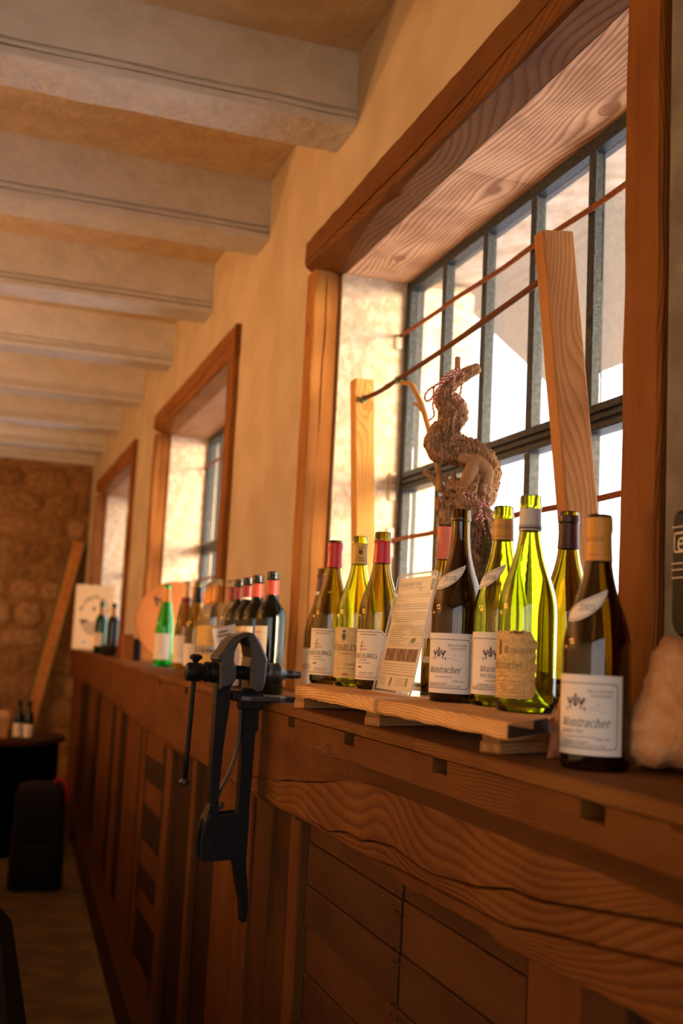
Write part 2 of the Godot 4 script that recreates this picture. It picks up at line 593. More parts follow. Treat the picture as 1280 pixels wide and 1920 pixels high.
func shell() -> void:
	var st := begin()
	var zs := [2.8]
	for o in OPEN: zs.append(o[0] + 0.08); zs.append(o[1] - 0.08)
	zs.append(-9.6)
	for i in range(0, zs.size(), 2):
		box(st, Vector3(WX, 0, zs[i + 1]), Vector3(0.95, 3.05, zs[i]))
	for k in 3:
		var o: Array = OPEN[k]
		box(st, Vector3(WX, 0, o[1] - 0.08), Vector3(0.95, SILL - 0.04, o[0] + 0.08))
		box(st, Vector3(WX, 2.54, o[1] - 0.08), Vector3(0.95, 3.05, o[0] + 0.08))
	zs = [2.8]
	for o in OPEN: zs.append(o[0] + 0.02); zs.append(o[1] - 0.02)
	zs.append(-9.6)
	for i in range(0, zs.size(), 2):
		box(st, Vector3(0.95, 0, zs[i + 1]), Vector3(1.36, 3.05, zs[i]))
	for k in 3:
		var o: Array = OPEN[k]
		box(st, Vector3(0.95, 0, o[1] - 0.02), Vector3(1.36, SILL - 0.04, o[0] + 0.02))
		box(st, Vector3(0.95, 2.466, o[1] - 0.02), Vector3(1.36, 3.05, o[0] + 0.02))
	var w := put("wall_right", done(st), M.wall)
	tag(w, "cream plastered wall with three deep timber framed windows", "wall", "", "structure")
	# far wall of rough stones in mortar
	st = begin()
	box(st, Vector3(-4.2, 0, -9.6), Vector3(WX, 3.05, -9.37))
	w = put("wall_back", done(st), M.mortar)
	tag(w, "rough ochre rubble stone wall at the far end", "wall", "", "structure")
	var r := RandomNumberGenerator.new(); r.seed = 5
	var y := 0.15
	var row := 0
	while y < 2.75:
		var h := r.randf_range(0.13, 0.24)
		var x := -0.45 + r.randf_range(0.0, 0.2)
		while x < 0.86:
			var wd := r.randf_range(0.16, 0.38)
			if x + wd > 0.86: wd = 0.88 - x
			if wd > 0.08:
				stone_block(w, Vector3(x + wd * 0.5, y + h * 0.5, -9.375), wd - 0.022, h - 0.022, r)
			x += wd
		y += h
		row += 1
	st = begin()
	box(st, Vector3(-4.2, 0, -9.6), Vector3(-4.0, 3.05, 2.8))
	tag(put("wall_left", done(st), M.wall), "cream plastered wall on the other side of the room", "wall", "", "structure")
	st = begin()                                  # behind the camera, with a glazed door widened to let more daylight in
	box(st, Vector3(-4.2, 0, 2.6), Vector3(-3.9, 3.05, 2.8))
	box(st, Vector3(0.3, 0, 2.6), Vector3(1.36, 3.05, 2.8))
	box(st, Vector3(-3.9, 2.7, 2.6), Vector3(0.3, 3.05, 2.8))
	tag(put("wall_front", done(st), M.wall), "cream plastered wall with a wide glazed door", "wall", "", "structure")
	var d := thing("door_1", "glazed timber folding door in the wall behind", "door", Vector3(-1.8, 0, 2.68), "", "structure")
	for s in 7:
		var x0 := -2.1 + s * 0.6
		st = begin()
		box(st, Vector3(x0, 0.0, -0.02), Vector3(x0 + 0.07, 2.7, 0.02), 0.004)
		box(st, Vector3(x0 + 0.53, 0.0, -0.02), Vector3(x0 + 0.6, 2.7, 0.02), 0.004)
		for yy in [0.0, 1.05, 2.6]:
			box(st, Vector3(x0 + 0.08, yy, -0.018), Vector3(x0 + 0.52, yy + 0.1, 0.018), 0.004)
		put("door_leaf", done(st), M.frame2, d)
		for yy in [0.1, 1.15]:
			st = begin()
			box(st, Vector3(x0 + 0.085, yy, -0.003), Vector3(x0 + 0.515, yy + (0.95 if yy < 1.0 else 1.45), 0.003))
			put("pane", done(st), M.pane, d)
	st = begin()
	box(st, Vector3(-4.2, -0.2, -9.6), Vector3(1.36, 0, 2.8))
	tag(put("floor", done(st), M.floor), "worn brownish stone floor beside the panelling", "floor", "", "structure")
	st = begin()
	box(st, Vector3(-4.2, 2.98, -9.6), Vector3(1.36, 3.2, 2.8))
	tag(put("ceiling", done(st), M.ceil), "painted ceiling between the beams", "ceiling", "", "structure")
	# beams with a moulded lower edge
	var n := 0
	for z in [0.10, -0.83, -1.76, -2.69, -3.61, -4.56, -5.55, -6.57, -7.55, -8.53, -9.27]:
		st = begin()
		var prof := v2([0.0, 2.99, 0.0, 2.813, 0.011, 2.8095, 0.011, 2.8055, -0.006, 2.803, -0.008, 2.795, -0.006, 2.789, 0.012, 2.7875, 0.012, 2.7845, -0.012, 2.781, -0.014, 2.760, -0.010, 2.757, 0.155, 2.757, 0.160, 2.762, 0.160, 2.99])
		var cnt := 40
		var rings := []
		var nz := FastNoiseLite.new(); nz.seed = 100 + n; nz.frequency = 1.6; nz.fractal_octaves = 3
		for i in cnt + 1:
			var x := lerpf(-4.05, WX + 0.02, float(i) / cnt)
			var P := PackedVector3Array()
			for q in prof:
				var ww := nz.get_noise_2d(x * 2.0, q.y * 30.0) * 0.004
				P.append(Vector3(x, q.y + ww * 0.7, z - q.x + ww))
			rings.append(P)
		for i in cnt: 
			var A: PackedVector3Array = rings[i]
			var B: PackedVector3Array = rings[i + 1]
			for k in A.size():
				var j := (k + 1) % A.size()
				quad(st, A[k], A[j], B[j], B[k])
		var b := put("ceiling_beam", done(st), M.paint)
		tag(b, "painted ceiling beam with a moulded lower edge", "beam", "painted ceiling beams", "structure")
		n += 1
	var names := ["behind the camera", "over the camera", "just ahead of the camera"]
	var i2 := 0
	for c in get_children():
		if String(c.name).begins_with("ceiling_beam"):
			var lab: String
			if i2 < 3: lab = "painted ceiling beam " + names[i2]
			else: lab = "painted moulded ceiling beam, %s in view counting from the camera" % ["first", "second", "third", "fourth", "fifth", "sixth", "seventh", "eighth, against the stone wall,"][i2 - 3]
			c.set_meta("label", lab)
			i2 += 1
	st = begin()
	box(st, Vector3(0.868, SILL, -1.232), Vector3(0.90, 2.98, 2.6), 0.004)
	tag(put("shade_strip_1", done(st), M.wall_shade), "grey strip over the wall right of the big window, shade put into its colour", "wall", "", "structure")  # thin overlay: the shade on this wall is put into its grey
	# outside: pale ground, and the lean-to roof whose underside shows through the glass
	st = begin()
	box(st, Vector3(1.36, -0.6, -60), Vector3(80, -0.4, 60))
	tag(put("ground_outside", done(st), M.ground), "pale sunlit ground outside the windows", "ground", "", "structure")
	st = begin()
	box(st, Vector3(1.36, -0.4, -6.5), Vector3(2.55, 3.3, -6.2), 0.01)
	tag(put("added_sun_block", done(st), M.outer), "added stone block outside between the two farther windows, keeping sun off the last", "wall", "", "structure")  # added to keep the sun out of the farthest window
	st = begin()
	var P := v2([1.37, 3.971, 3.0, 2.826, 3.05, 2.88, 1.42, 4.03])
	var xf := Transform3D(Basis.IDENTITY, Vector3(0, 0, -5.29 + 4.0))
	prism(st, P, 8.0, xf)
	tag(put("roof_overhang", done(st), M.concrete), "pale sloping underside of the roof outside the window", "roof", "", "structure")

func stone_block(w: Node3D, c: Vector3, wd: float, h: float, r: RandomNumberGenerator) -> void:
	var st := begin()
	var out := PackedVector2Array()
	var m := 10
	for i in m:
		var a := TAU * i / m + 0.2
		var ca := cos(a)
		var sa := sin(a)
		var e := pow(pow(absf(ca), 4.0) + pow(absf(sa), 4.0), -0.25)
		out.append(Vector2(ca * e * wd * 0.5, sa * e * h * 0.5) * r.randf_range(0.88, 1.0))
	var d := r.randf_range(0.012, 0.04)
	var rings := [[1.0, -0.02], [1.0, d * 0.4], [0.9, d * 0.85], [0.6, d * 1.05]]
	for i in rings.size() - 1:
		for k in m:
			var j := (k + 1) % m
			var a: Vector2 = out[k] * rings[i][0]
			var b: Vector2 = out[j] * rings[i][0]
			var e: Vector2 = out[j] * rings[i + 1][0]
			var f: Vector2 = out[k] * rings[i + 1][0]
			quad(st, Vector3(a.x, a.y, rings[i][1]), Vector3(b.x, b.y, rings[i][1]), Vector3(e.x, e.y, rings[i + 1][1]), Vector3(f.x, f.y, rings[i + 1][1]))
	for k in m:
		var a: Vector2 = out[k] * 0.6
		var b: Vector2 = out[(k + 1) % m] * 0.6
		tri(st, Vector3(0, 0, d * 1.05), Vector3(a.x, a.y, d * 1.05), Vector3(b.x, b.y, d * 1.05))
	put("stone", done(st), M.rubble[r.randi() % 4], w, c)

# ---------------------------------------------------------------- windows
func window(k: int) -> void:
	var zr: float = OPEN[k][0]
	var zl: float = OPEN[k][1]
	var lab: String = ["steel window in a thick timber frame, behind the vine stump", "second timber framed window along the wall", "farthest timber framed window by the stone wall"][k]
	var o := thing("window_%d" % (k + 1), lab, "window", Vector3(1.0, SILL, (zr + zl) * 0.5), "", "structure")
	var off := -o.position
	var F := [M.frame, M.frame2, M.frame2]
	# posts
	var pl := post(Vector3(0.90, SILL, zl - 0.0525) + off, Vector3(0.90, 2.43, zl - 0.0525) + off, 0.08, 0.075, 3 + k * 5, true)
	put("post", pl, F[k], o)
	var pr := post(Vector3(0.90, SILL, zr + 0.0425) + off, Vector3(0.90, 2.43, zr + 0.0425) + off, 0.08, 0.086, 4 + k * 5, false)
	put("post", pr, M.frame2, o)
	# header with a waney lower edge and a long split
	var secs := []
	var run := PackedFloat32Array()
	var z0 := zl - 0.125
	var z1 := zr + (0.13 if k == 0 else 0.09)
	var n := 44
	var low := [0.0, 2.47, 0.15, 2.465, 0.35, 2.447, 0.55, 2.432, 0.68, 2.432, 0.72, 2.452, 0.78, 2.437, 1.0, 2.430, 1.3, 2.424, 1.5, 2.433, 1.9, 2.430]
	var xb := [0.0, 0.930, 0.15, 0.925, 0.35, 0.902, 0.55, 0.876, 0.68, 0.870, 0.72, 0.89, 0.78, 0.874, 1.0, 0.870, 1.9, 0.868]
	var crk := [0.0, 0.0, 0.2, 0.003, 0.5, 0.007, 1.2, 0.006, 1.5, 0.003, 1.9, 0.001]
	var cy := [0.0, 2.46, 0.25, 2.475, 0.5, 2.470, 0.9, 2.462, 1.3, 2.472, 1.6, 2.480, 1.9, 2.49]
	var nz := FastNoiseLite.new(); nz.seed = 31 + k; nz.frequency = 5.0
	for i in n + 1:
		var t := float(i) / n
		var z := lerpf(z0, z1, t)
		var s := (z - z0) * (1.9 / (z1 - z0))
		var top := 2.548 + nz.get_noise_1d(s * 2.0) * 0.006
		var c := maxf(at_curve(crk, s), 0.0005)
		var yc := maxf(at_curve(cy, s) + nz.get_noise_1d(s * 3.0 + 40.0) * 0.004, at_curve(low, s) + 0.012)
		var f := 0.860
		var P := PackedVector3Array()
		for q in [[f + 0.004, top], [f, top - 0.005], [f - 0.001, yc + c * 0.5], [f + c * 1.6, yc], [f, yc - c * 0.5], [f + 0.001, at_curve(low, s) + 0.006], [f + 0.003, at_curve(low, s)], [at_curve(xb, s), 2.4235], [0.9445, 2.4235], [0.9445, top]]:
			P.append(Vector3(q[0], q[1], z) + off)
		# seen with +z to the viewer this outline runs counter-clockwise
		secs.append(P)
		run.append(z - z0)
	put("header", timber(secs, run, Vector2(0.35 + k * 0.5, 0.1)), M.header if k == 0 else M.frame2, o)
	# planks over the opening
	var st := begin()
	var lo := Vector3(0.947, 2.424, zl - 0.05) + off
	var hi := Vector3(1.172, 2.464, zr + 0.05) + off
	var ln := hi.z - lo.z
	box_uv(st, lo, hi, Vector2(0.0, 0.04))
	put("lintel_plank", done(st), M.lintel if k == 0 else M.lintel2, o)
	# stone sides
	for s in 2:
		st = begin()
		var zz := zl if s == 0 else zr
		box(st, Vector3(0.942, SILL, zz - (0.03 if s == 0 else 0.0)) + off, Vector3(1.362, 2.424, zz + (0.0 if s == 0 else 0.03)) + off)
		put("reveal", done(st), M.reveal, o)
	st = begin()
	box(st, Vector3(1.172, 2.45, zl) + off, Vector3(1.365, 2.47, zr) + off)
	put("outer_lintel", done(st), M.outer, o)
	put("stool", board(Vector3(1.13, SILL - 0.0185, zl - 0.0) + off, Vector3(1.13, SILL - 0.0185, zr + 0.0) + off, Vector3.RIGHT, 0.455, 0.036, 0.003, 0.001, 71 + k), M.ledge, o)
	# steel frame
	st = begin()
	var fx := 1.142
	var fb := SILL + 0.004
	box(st, Vector3(fx, fb, zl) + off, Vector3(fx + 0.045, 2.424, zl + 0.034) + off, 0.002)
	box(st, Vector3(fx, fb, zr - 0.034) + off, Vector3(fx + 0.045, 2.424, zr) + off, 0.002)
	box(st, Vector3(fx, 2.395, zl + 0.03) + off, Vector3(fx + 0.045, 2.424, zr - 0.03) + off, 0.002)
	box(st, Vector3(fx, fb, zl + 0.03) + off, Vector3(fx + 0.045, fb + 0.034, zr - 0.03) + off, 0.002)
	put("steel_frame", done(st), M.steel, o)
	st = begin()
	box(st, Vector3(fx - 0.006, 1.834, zl + 0.034) + off, Vector3(fx + 0.042, 1.850, zr - 0.034) + off, 0.002)
	box(st, Vector3(fx + 0.004, 1.815, zl + 0.034) + off, Vector3(fx + 0.042, 1.836, zr - 0.034) + off, 0.001)
	box(st, Vector3(fx - 0.004, 1.818, zl + 0.034) + off, Vector3(fx + 0.01, 1.829, zr - 0.034) + off, 0.002)
	box(st, Vector3(fx - 0.002, 1.798, zl + 0.034) + off, Vector3(fx + 0.042, 1.813, zr - 0.034) + off, 0.002)
	put("transom", done(st), M.steel, o)
	var zsx := []
	var first := zl + 0.275
	zsx.append(zl + 0.034)
	var step := 0.2485 if k == 0 else (zr - zl - 0.05) / 6.0
	var z := first if k == 0 else zl + 0.02 + step
	while z < zr - 0.08:
		st = begin()
		for part in [[fb + 0.034, 1.797], [1.851, 2.395]]:
			box(st, Vector3(fx, part[0], z - 0.013) + off, Vector3(fx + 0.006, part[1], z + 0.013) + off, 0.0015)
			box(st, Vector3(fx + 0.005, part[0], z - 0.004) + off, Vector3(fx + 0.030, part[1], z + 0.004) + off)
		var mu := put("mullion", done(st), M.steel, o)
		if k == 0:
			st = begin()
			for yy in [1.35, 1.50, 1.66, 1.75, 1.93, 2.08, 2.22, 2.34]:
				lathe(st, [Vector2(0.0034, 0.0), Vector2(0.0030, 0.0012), Vector2(0.0, 0.0018)], 8, 0.5, Transform3D(Basis(Vector3(0, 0, 1), PI / 2), Vector3(fx, yy, z + 0.007) + off))
			put("rivet", st.commit(), M.steel, mu)
		zsx.append(z)
		z += step
	zsx.append(zr - 0.034)
	for i in zsx.size() - 1:
		for part in [[fb + 0.034, 1.80], [1.85, 2.395]]:
			st = begin()
			box(st, Vector3(fx + 0.024, part[0], zsx[i] + 0.004) + off, Vector3(fx + 0.027, part[1], zsx[i + 1] - 0.004) + off)
			put("pane", done(st), M.pane, o)
	# rusty bars and their sockets
	for y in [2.262, 1.656]:
		st = begin(true)
		var path := PackedVector3Array()
		for i in 13: path.append(Vector3(1.128 + 0.002 * sin(i * 1.7), y + 0.0015 * sin(i * 2.3), lerpf(zl - 0.005, zr + 0.005, i / 12.0)) + off)
		tube(st, path, 0.0062, 10)
		put("window_bar", done(st), M.rust, o)
	for y in [2.245, 1.835, 1.795, 1.675, 1.63]:
		st = begin()
		box(st, Vector3(1.108, y - 0.026, zl - 0.01) + off, Vector3(1.136, y + 0.02, zl + 0.010) + off, 0.006)
		put("bar_socket", done(st), M.outer, o)

func box_uv(st: SurfaceTool, lo: Vector3, hi: Vector3, off: Vector2) -> void:
	# a board along z whose grain picture is laid along z and across x
	var ux := func(p: Vector3) -> Vector2: return off + Vector2(p.z - lo.z, p.x - lo.x)
	var uy := func(p: Vector3) -> Vector2: return off + Vector2(p.z - lo.z, p.y - lo.y)
	var F := [[Vector3(lo.x, lo.y, lo.z), Vector3(hi.x, lo.y, lo.z), Vector3(hi.x, lo.y, hi.z), Vector3(lo.x, lo.y, hi.z), ux],
		[Vector3(lo.x, hi.y, hi.z), Vector3(hi.x, hi.y, hi.z), Vector3(hi.x, hi.y, lo.z), Vector3(lo.x, hi.y, lo.z), ux],
		[Vector3(lo.x, lo.y, lo.z), Vector3(lo.x, lo.y, hi.z), Vector3(lo.x, hi.y, hi.z), Vector3(lo.x, hi.y, lo.z), uy],
		[Vector3(hi.x, lo.y, hi.z), Vector3(hi.x, lo.y, lo.z), Vector3(hi.x, hi.y, lo.z), Vector3(hi.x, hi.y, hi.z), uy],
		[Vector3(lo.x, lo.y, hi.z), Vector3(hi.x, lo.y, hi.z), Vector3(hi.x, hi.y, hi.z), Vector3(lo.x, hi.y, hi.z), uy],
		[Vector3(hi.x, lo.y, lo.z), Vector3(lo.x, lo.y, lo.z), Vector3(lo.x, hi.y, lo.z), Vector3(hi.x, hi.y, lo.z), uy]]
	for f in F:
		var g: Callable = f[4]
		quad(st, f[0], f[1], f[2], f[3], g.call(f[0]), g.call(f[1]), g.call(f[2]), g.call(f[3]))

# an upright old post; its split runs down the face towards the camera (+z) when cracked
func post(a: Vector3, b: Vector3, wx: float, wz: float, sd: int, cracked: bool) -> ArrayMesh:
	var n := 40
	var secs := []
	var run := PackedFloat32Array()
	var nz := FastNoiseLite.new(); nz.seed = sd; nz.frequency = 2.2; nz.fractal_octaves = 3
	var hx := wx * 0.5
	var hz := wz * 0.5
	var crk := [0.0, 0.0, 0.05, 0.004, 0.3, 0.005, 0.42, 0.001, 0.5, 0.0006, 0.7, 0.003, 0.95, 0.003, 1.0, 0.001]
	for i in n + 1:
		var t := float(i) / n
		var c := a.lerp(b, t)
		var w := []
		for k in 6: w.append(nz.get_noise_2d(t * 1.5, k * 11.0) * 0.0035)
		var cr: float = maxf(at_curve(crk, 1.0 - t), 0.0004) if cracked else 0.0003
		var cx: float = -0.006 + 0.012 * (t - 0.5) + w[4] * 1.5
		var ch := 0.004 + absf(w[5])
		var P := PackedVector3Array()
		for q in [[-hx + w[0], -hz], [-hx + w[0], hz - ch], [-hx + w[0] + ch, hz + w[1]], [cx - cr * 0.5, hz + w[1]], [cx, hz - cr * 2.0], [cx + cr * 0.5, hz + w[1]], [hx - ch, hz + w[2]], [hx, hz - ch], [hx, -hz]]:
			P.append(c + Vector3(q[0], 0, q[1]))
		secs.append(P)
		run.append(t * (b.y - a.y))
	return timber(secs, run, Vector2(fmod(sd * 0.37, 1.0), fmod(sd * 0.13, 0.4)))

# ---------------------------------------------------------------- ledge and panelling
func front_x(z: float) -> float:
	return at_curve([-9.3, 0.79, -7.3, 0.77, -5.0, 0.672, -3.6, 0.617, 0.9, 0.613], z)

const NOTCH := [-2.765, -2.095, -1.745, -1.373, -0.99, -0.62, -3.2, -3.7]

func ledge() -> void:
	var o := thing("window_ledge", "long old timber ledge under the windows, split and notched", "ledge", Vector3(0.75, 1.0, -4.2), "", "structure")
	var off := -o.position
	# the beam: rows follow the splits, which are real grooves
	var A := [-9.0, 1.045, -3.4, 1.045, -2.6, 1.05, -2.371, 1.054, -2.259, 1.065, -2.186, 1.069, -2.12, 1.079, -1.996, 1.092, -1.875, 1.107, -1.726, 1.131, -1.6, 1.135, 0.9, 1.14]
	var B := [-9.0, 1.028, -2.2, 1.028, -1.939, 1.031, -1.833, 1.029, -1.738, 1.045, -1.657, 1.045, -1.606, 1.054, -1.523, 1.060, -1.397, 1.050, -1.25, 1.063, -1.152, 1.082, -1.091, 1.083, -0.957, 1.103, -0.837, 1.120, 0.9, 1.125]
	var D := [-9.0, 1.019, -1.7, 1.024, -1.6, 1.027, -1.518, 1.032, -1.397, 1.035, -1.27, 1.036, -1.149, 1.040, -1.103, 1.049, -0.974, 1.066, -0.837, 1.087, 0.9, 1.1]
	var bot := [-9.0, 1.0, -6.0, 1.015, -4.5, 1.01, -3.5, 1.003, -2.9, 1.016, -2.224, 1.012, -2.035, 1.017, -1.794, 1.022, -1.66, 1.019, -1.529, 1.012, -1.471, 1.011, -1.355, 1.016, -1.232, 1.017, -1.192, 1.011, -1.062, 1.015, -0.934, 1.019, 0.9, 1.017]
	var dA := [-9.0, 0.0, -2.5, 0.0, -2.371, 0.006, -2.19, 0.003, -2.12, 0.008, -1.9, 0.006, -1.726, 0.0, 0.9, 0.0]
	var dB := [-9.0, 0.0, -1.95, 0.0, -1.9, 0.006, -1.6, 0.010, -1.45, 0.006, -1.4, 0.008, -1.1, 0.012, -0.84, 0.011, 0.9, 0.008]
	var dD := [-9.0, 0.0, -1.62, 0.0, -1.55, 0.008, -1.24, 0.009, -1.1, 0.009, -0.84, 0.010, 0.9, 0.008]
	var nz := FastNoiseLite.new(); nz.seed = 77; nz.frequency = 3.0; nz.fractal_octaves = 3
	var zz := []
	var z := 0.85
	while z > -9.1:
		zz.append(z)
		z -= 0.022 if z > -2.9 else 0.09
	for c in NOTCH:
		for e in [-0.024, -0.0235, 0.0235, 0.024]: zz.append(c + e)
	zz.sort()
	var secs := []
	var run := PackedFloat32Array()
	for q in zz:
		var fx := front_x(q) + 0.002
		var inn := false
		for c in NOTCH:
			if absf(q - c) < 0.02375: inn = true
		var b := at_curve(bot, q) + nz.get_noise_1d(q * 4.0) * 0.004
		var g := func(y: float, s: float) -> float: return fx + nz.get_noise_2d(q * 1.5, y * 40.0) * 0.004 * s
		var P := PackedVector3Array()
		P.append(Vector3(0.84, 1.2035, q)); P.append(Vector3(g.call(1.2, 0.3) + (0.032 if inn else 0.0), 1.2035, q))
		var nb := 1.184 + nz.get_noise_1d(q * 9.0) * 0.003
		P.append(Vector3(g.call(1.19, 0.3) + (0.030 if inn else 0.0), nb + 0.0005, q))
		P.append(Vector3(g.call(1.19, 0.5), nb, q))
		P.append(Vector3(g.call(1.16, 1.0), 1.16, q))
		var yb := at_curve(B, q)
		var yd := minf(at_curve(D, q), yb - 0.006)
		yd = maxf(yd, b + 0.004)
		yb = maxf(yb, yd + 0.005)
		var ya := maxf(at_curve(A, q), yb + 0.006)
		for e in [[ya, at_curve(dA, q)], [yb, at_curve(dB, q)], [yd, at_curve(dD, q)]]:
			var y: float = e[0]
			var d: float = maxf(e[1], 0.0002)
			P.append(Vector3(g.call(y, 1.0), y + minf(d * 0.22, 0.002), q))
			P.append(Vector3(g.call(y, 1.0) + d, y - minf(d * 0.1, 0.001), q))
			P.append(Vector3(g.call(y, 1.0) - d * 0.15, y - minf(d * 0.22, 0.0022), q))
		P.append(Vector3(g.call(b, 1.0) + 0.004, b + 0.002, q))
		P.append(Vector3(g.call(b, 1.0) + 0.016, b - 0.003, q))
		P.append(Vector3(0.84, b, q))
		for i in P.size(): P[i] += off
		secs.append(P)
		run.append(q + 9.0)
	put("beam", timber(secs, run, Vector2(0.55, 0.03)), M.beam, o)
	# boards on top of the beam, with a step where two of them meet
	var k := 0
	for seg in [[0.85, -1.46, 0.0], [-1.462, -4.4, 0.0035], [-4.402, -9.1, 0.0]]:
		var S := []
		var R := PackedFloat32Array()
		var n := int((seg[0] - seg[1]) / 0.06)
		for i in n + 1:
			var q := lerpf(seg[1], seg[0], float(i) / n)
			var fx: float = front_x(q) + seg[2] + nz.get_noise_1d(q * 6.0) * 0.002
			var P := PackedVector3Array()
			var tp := SILL
			var bt := 1.2042 + nz.get_noise_1d(q * 3.0 + 20.0) * 0.0012
			for e in [[0.905, tp], [fx + 0.006, tp], [fx + 0.002, tp - 0.003], [fx, tp - 0.008], [fx, bt + 0.002], [fx + 0.003, bt], [0.905, bt]]:
				P.append(Vector3(e[0], e[1], q) + off)
			S.append(P)
			R.append(q - seg[1])
		put("top_board", timber(S, R, Vector2(0.2 + k * 0.7, 0.13 * k)), M.ledge, o)
		k += 1

func wainscot() -> void:
	var o := thing("wainscot", "dark panelling of upright boards and short planks under the ledge", "panelling", Vector3(0.7, 0, -4.2), "", "structure")
	var off := -o.position
	var sh := func(z: float) -> float: return front_x(z) - 0.613
	# [far z, near z, kind]  b board and t batten (lighter tint for their lit look), p panel of short boards, d dark board
	var rows := [[-9.0, -8.3, "b"], [-8.3, -8.2, "t"], [-8.2, -7.6, "d"], [-7.6, -7.0, "b"], [-7.0, -6.6, "d"], [-6.6, -6.36, "b"], [-6.36, -6.19, "t"], [-6.19, -5.8, "b"], [-5.8, -5.41, "d"], [-5.41, -5.25, "t"], [-5.25, -4.95, "d"], [-4.95, -4.49, "b"], [-4.49, -4.28, "d"], [-4.28, -4.19, "t"], [-4.19, -3.60, "p"], [-3.60, -3.50, "t"], [-3.50, -3.16, "d"], [-3.16, -3.11, "t"], [-3.11, -2.88, "d"], [-2.88, -2.635, "b"], [-2.635, -2.48, "b"], [-2.48, -2.45, "t"], [-2.45, -2.30, "e"], [-2.30, -2.14, "e"], [-2.14, -2.075, "t"], [-2.07, -1.20, "q"], [-1.19, -1.06, "b"], [-1.06, -0.97, "e"], [-0.97, -0.80, "d"], [-0.8, -0.7, "t"], [-0.7, 0.85, "q"]]
	var sd := 300
	for r in rows:
		var a: float = r[0]
		var b: float = r[1]
		var c := (a + b) * 0.5
		var x: float = 0.655 + sh.call(c)
		var kind: String = r[2]
		sd += 1
		if kind in ["b", "d", "e", "t"]:
			var pr := 0.016 if kind == "t" else (0.008 if kind == "e" else (0.0 if kind == "b" else -0.004))
			put("batten" if kind == "t" else "upright_board", board(Vector3(x + 0.012 - pr * 0.5, 0.12, c) + off, Vector3(x + 0.012 - pr * 0.5, 1.03, c) + off, Vector3(0, 0, 1), b - a - 0.003, 0.024 + pr, 0.004 if kind == "t" else 0.002, 0.002, sd), M.wains2 if kind in ["t", "b"] else (M.wains3 if kind == "d" else M.wains), o)
		else:
			# short boards, two columns nailed to a hidden post
			var cols := [[a, b]] if b - a < 0.7 else []
			if kind == "q":
				var z := a
				cols = []
				while z < b - 0.1:
					var e := minf(z + 0.481 if cols.is_empty() else z + 0.39, b)
					cols.append([z, e]); z = e
			var ys := [0.968, 0.889, 0.81]
			if kind == "p": ys = [0.985, 0.905, 0.82, 0.725, 0.66, 0.60]
			var y := 1.03
			var i := 0
			while y > 0.14:
				var yl: float = ys[i] if i < ys.size() else y - 0.083
				for q in cols.size():
					var pc: Array = [cols[q]]
					if kind == "p":
						var mid: float = lerpf(cols[q][0], cols[q][1], 0.72 if i % 2 == 0 else 0.64)
						pc = [[cols[q][0], mid], [mid, cols[q][1]]]
					for e in pc:
						sd += 1
						var m: Material = M.wains
						if kind == "p": m = [M.wains3, M.wains2, M.wains3, M.wains2, M.wains3][(i + (1 if e[0] > a + 0.1 else 0)) % 5]
						elif (sd % 3) == 0: m = M.wains4
						var cz: float = (e[0] + e[1]) * 0.5
						var dx := 0.0015 * ((sd * 7) % 5)
						put("short_board", board(Vector3(x + 0.012 + dx, (y + yl) * 0.5, e[0] + 0.0012) + off, Vector3(x + 0.012 + dx, (y + yl) * 0.5, e[1] - 0.0012) + off, Vector3.UP, y - yl - 0.0025, 0.022, 0.0015, 0.0008, sd), m, o)
				y = yl
				i += 1
	# nails along the joint of the near panel
	var st := begin()
	for y in [0.98, 0.955, 0.90, 0.88, 0.82, 0.80, 0.74]:
		for z in [-1.60, -1.575]:
			lathe(st, [Vector2(0.0035, 0.0), Vector2(0.003, 0.0012), Vector2(0.0, 0.0018)], 8, 0.5, Transform3D(Basis(Vector3(0, 0, 1), PI / 2), Vector3(0.6545, y + 0.004 * sin(y * 90.0), z) + off))
	put("nail", st.commit(), M.iron, o)
	var bb := begin()
	for i in 20:
		var za := lerpf(-9.2, 0.85, i / 20.0)
		var zb := lerpf(-9.2, 0.85, (i + 1) / 20.0)
		var xa: float = 0.582 + sh.call(za)
		var xb: float = 0.582 + sh.call(zb)
		quad(bb, Vector3(xa, 0, za), Vector3(xb, 0, zb), Vector3(xb, 0.145, zb), Vector3(xa, 0.145, za))
		quad(bb, Vector3(xa, 0.145, za), Vector3(xb, 0.145, zb), Vector3(xb + 0.01, 0.155, zb), Vector3(xa + 0.01, 0.155, za))
		quad(bb, Vector3(xa + 0.01, 0.155, za), Vector3(xb + 0.01, 0.155, zb), Vector3(xb + 0.12, 0.155, zb), Vector3(xa + 0.12, 0.155, za))
		quad(bb, Vector3(xb + 0.12, 0, zb), Vector3(xa + 0.12, 0, za), Vector3(xa + 0.12, 0.155, za), Vector3(xb + 0.12, 0.155, zb))
	tag(put("baseboard_right", done(bb), M.wains), "dark timber plinth along the foot of the panelling", "baseboard", "", "structure")

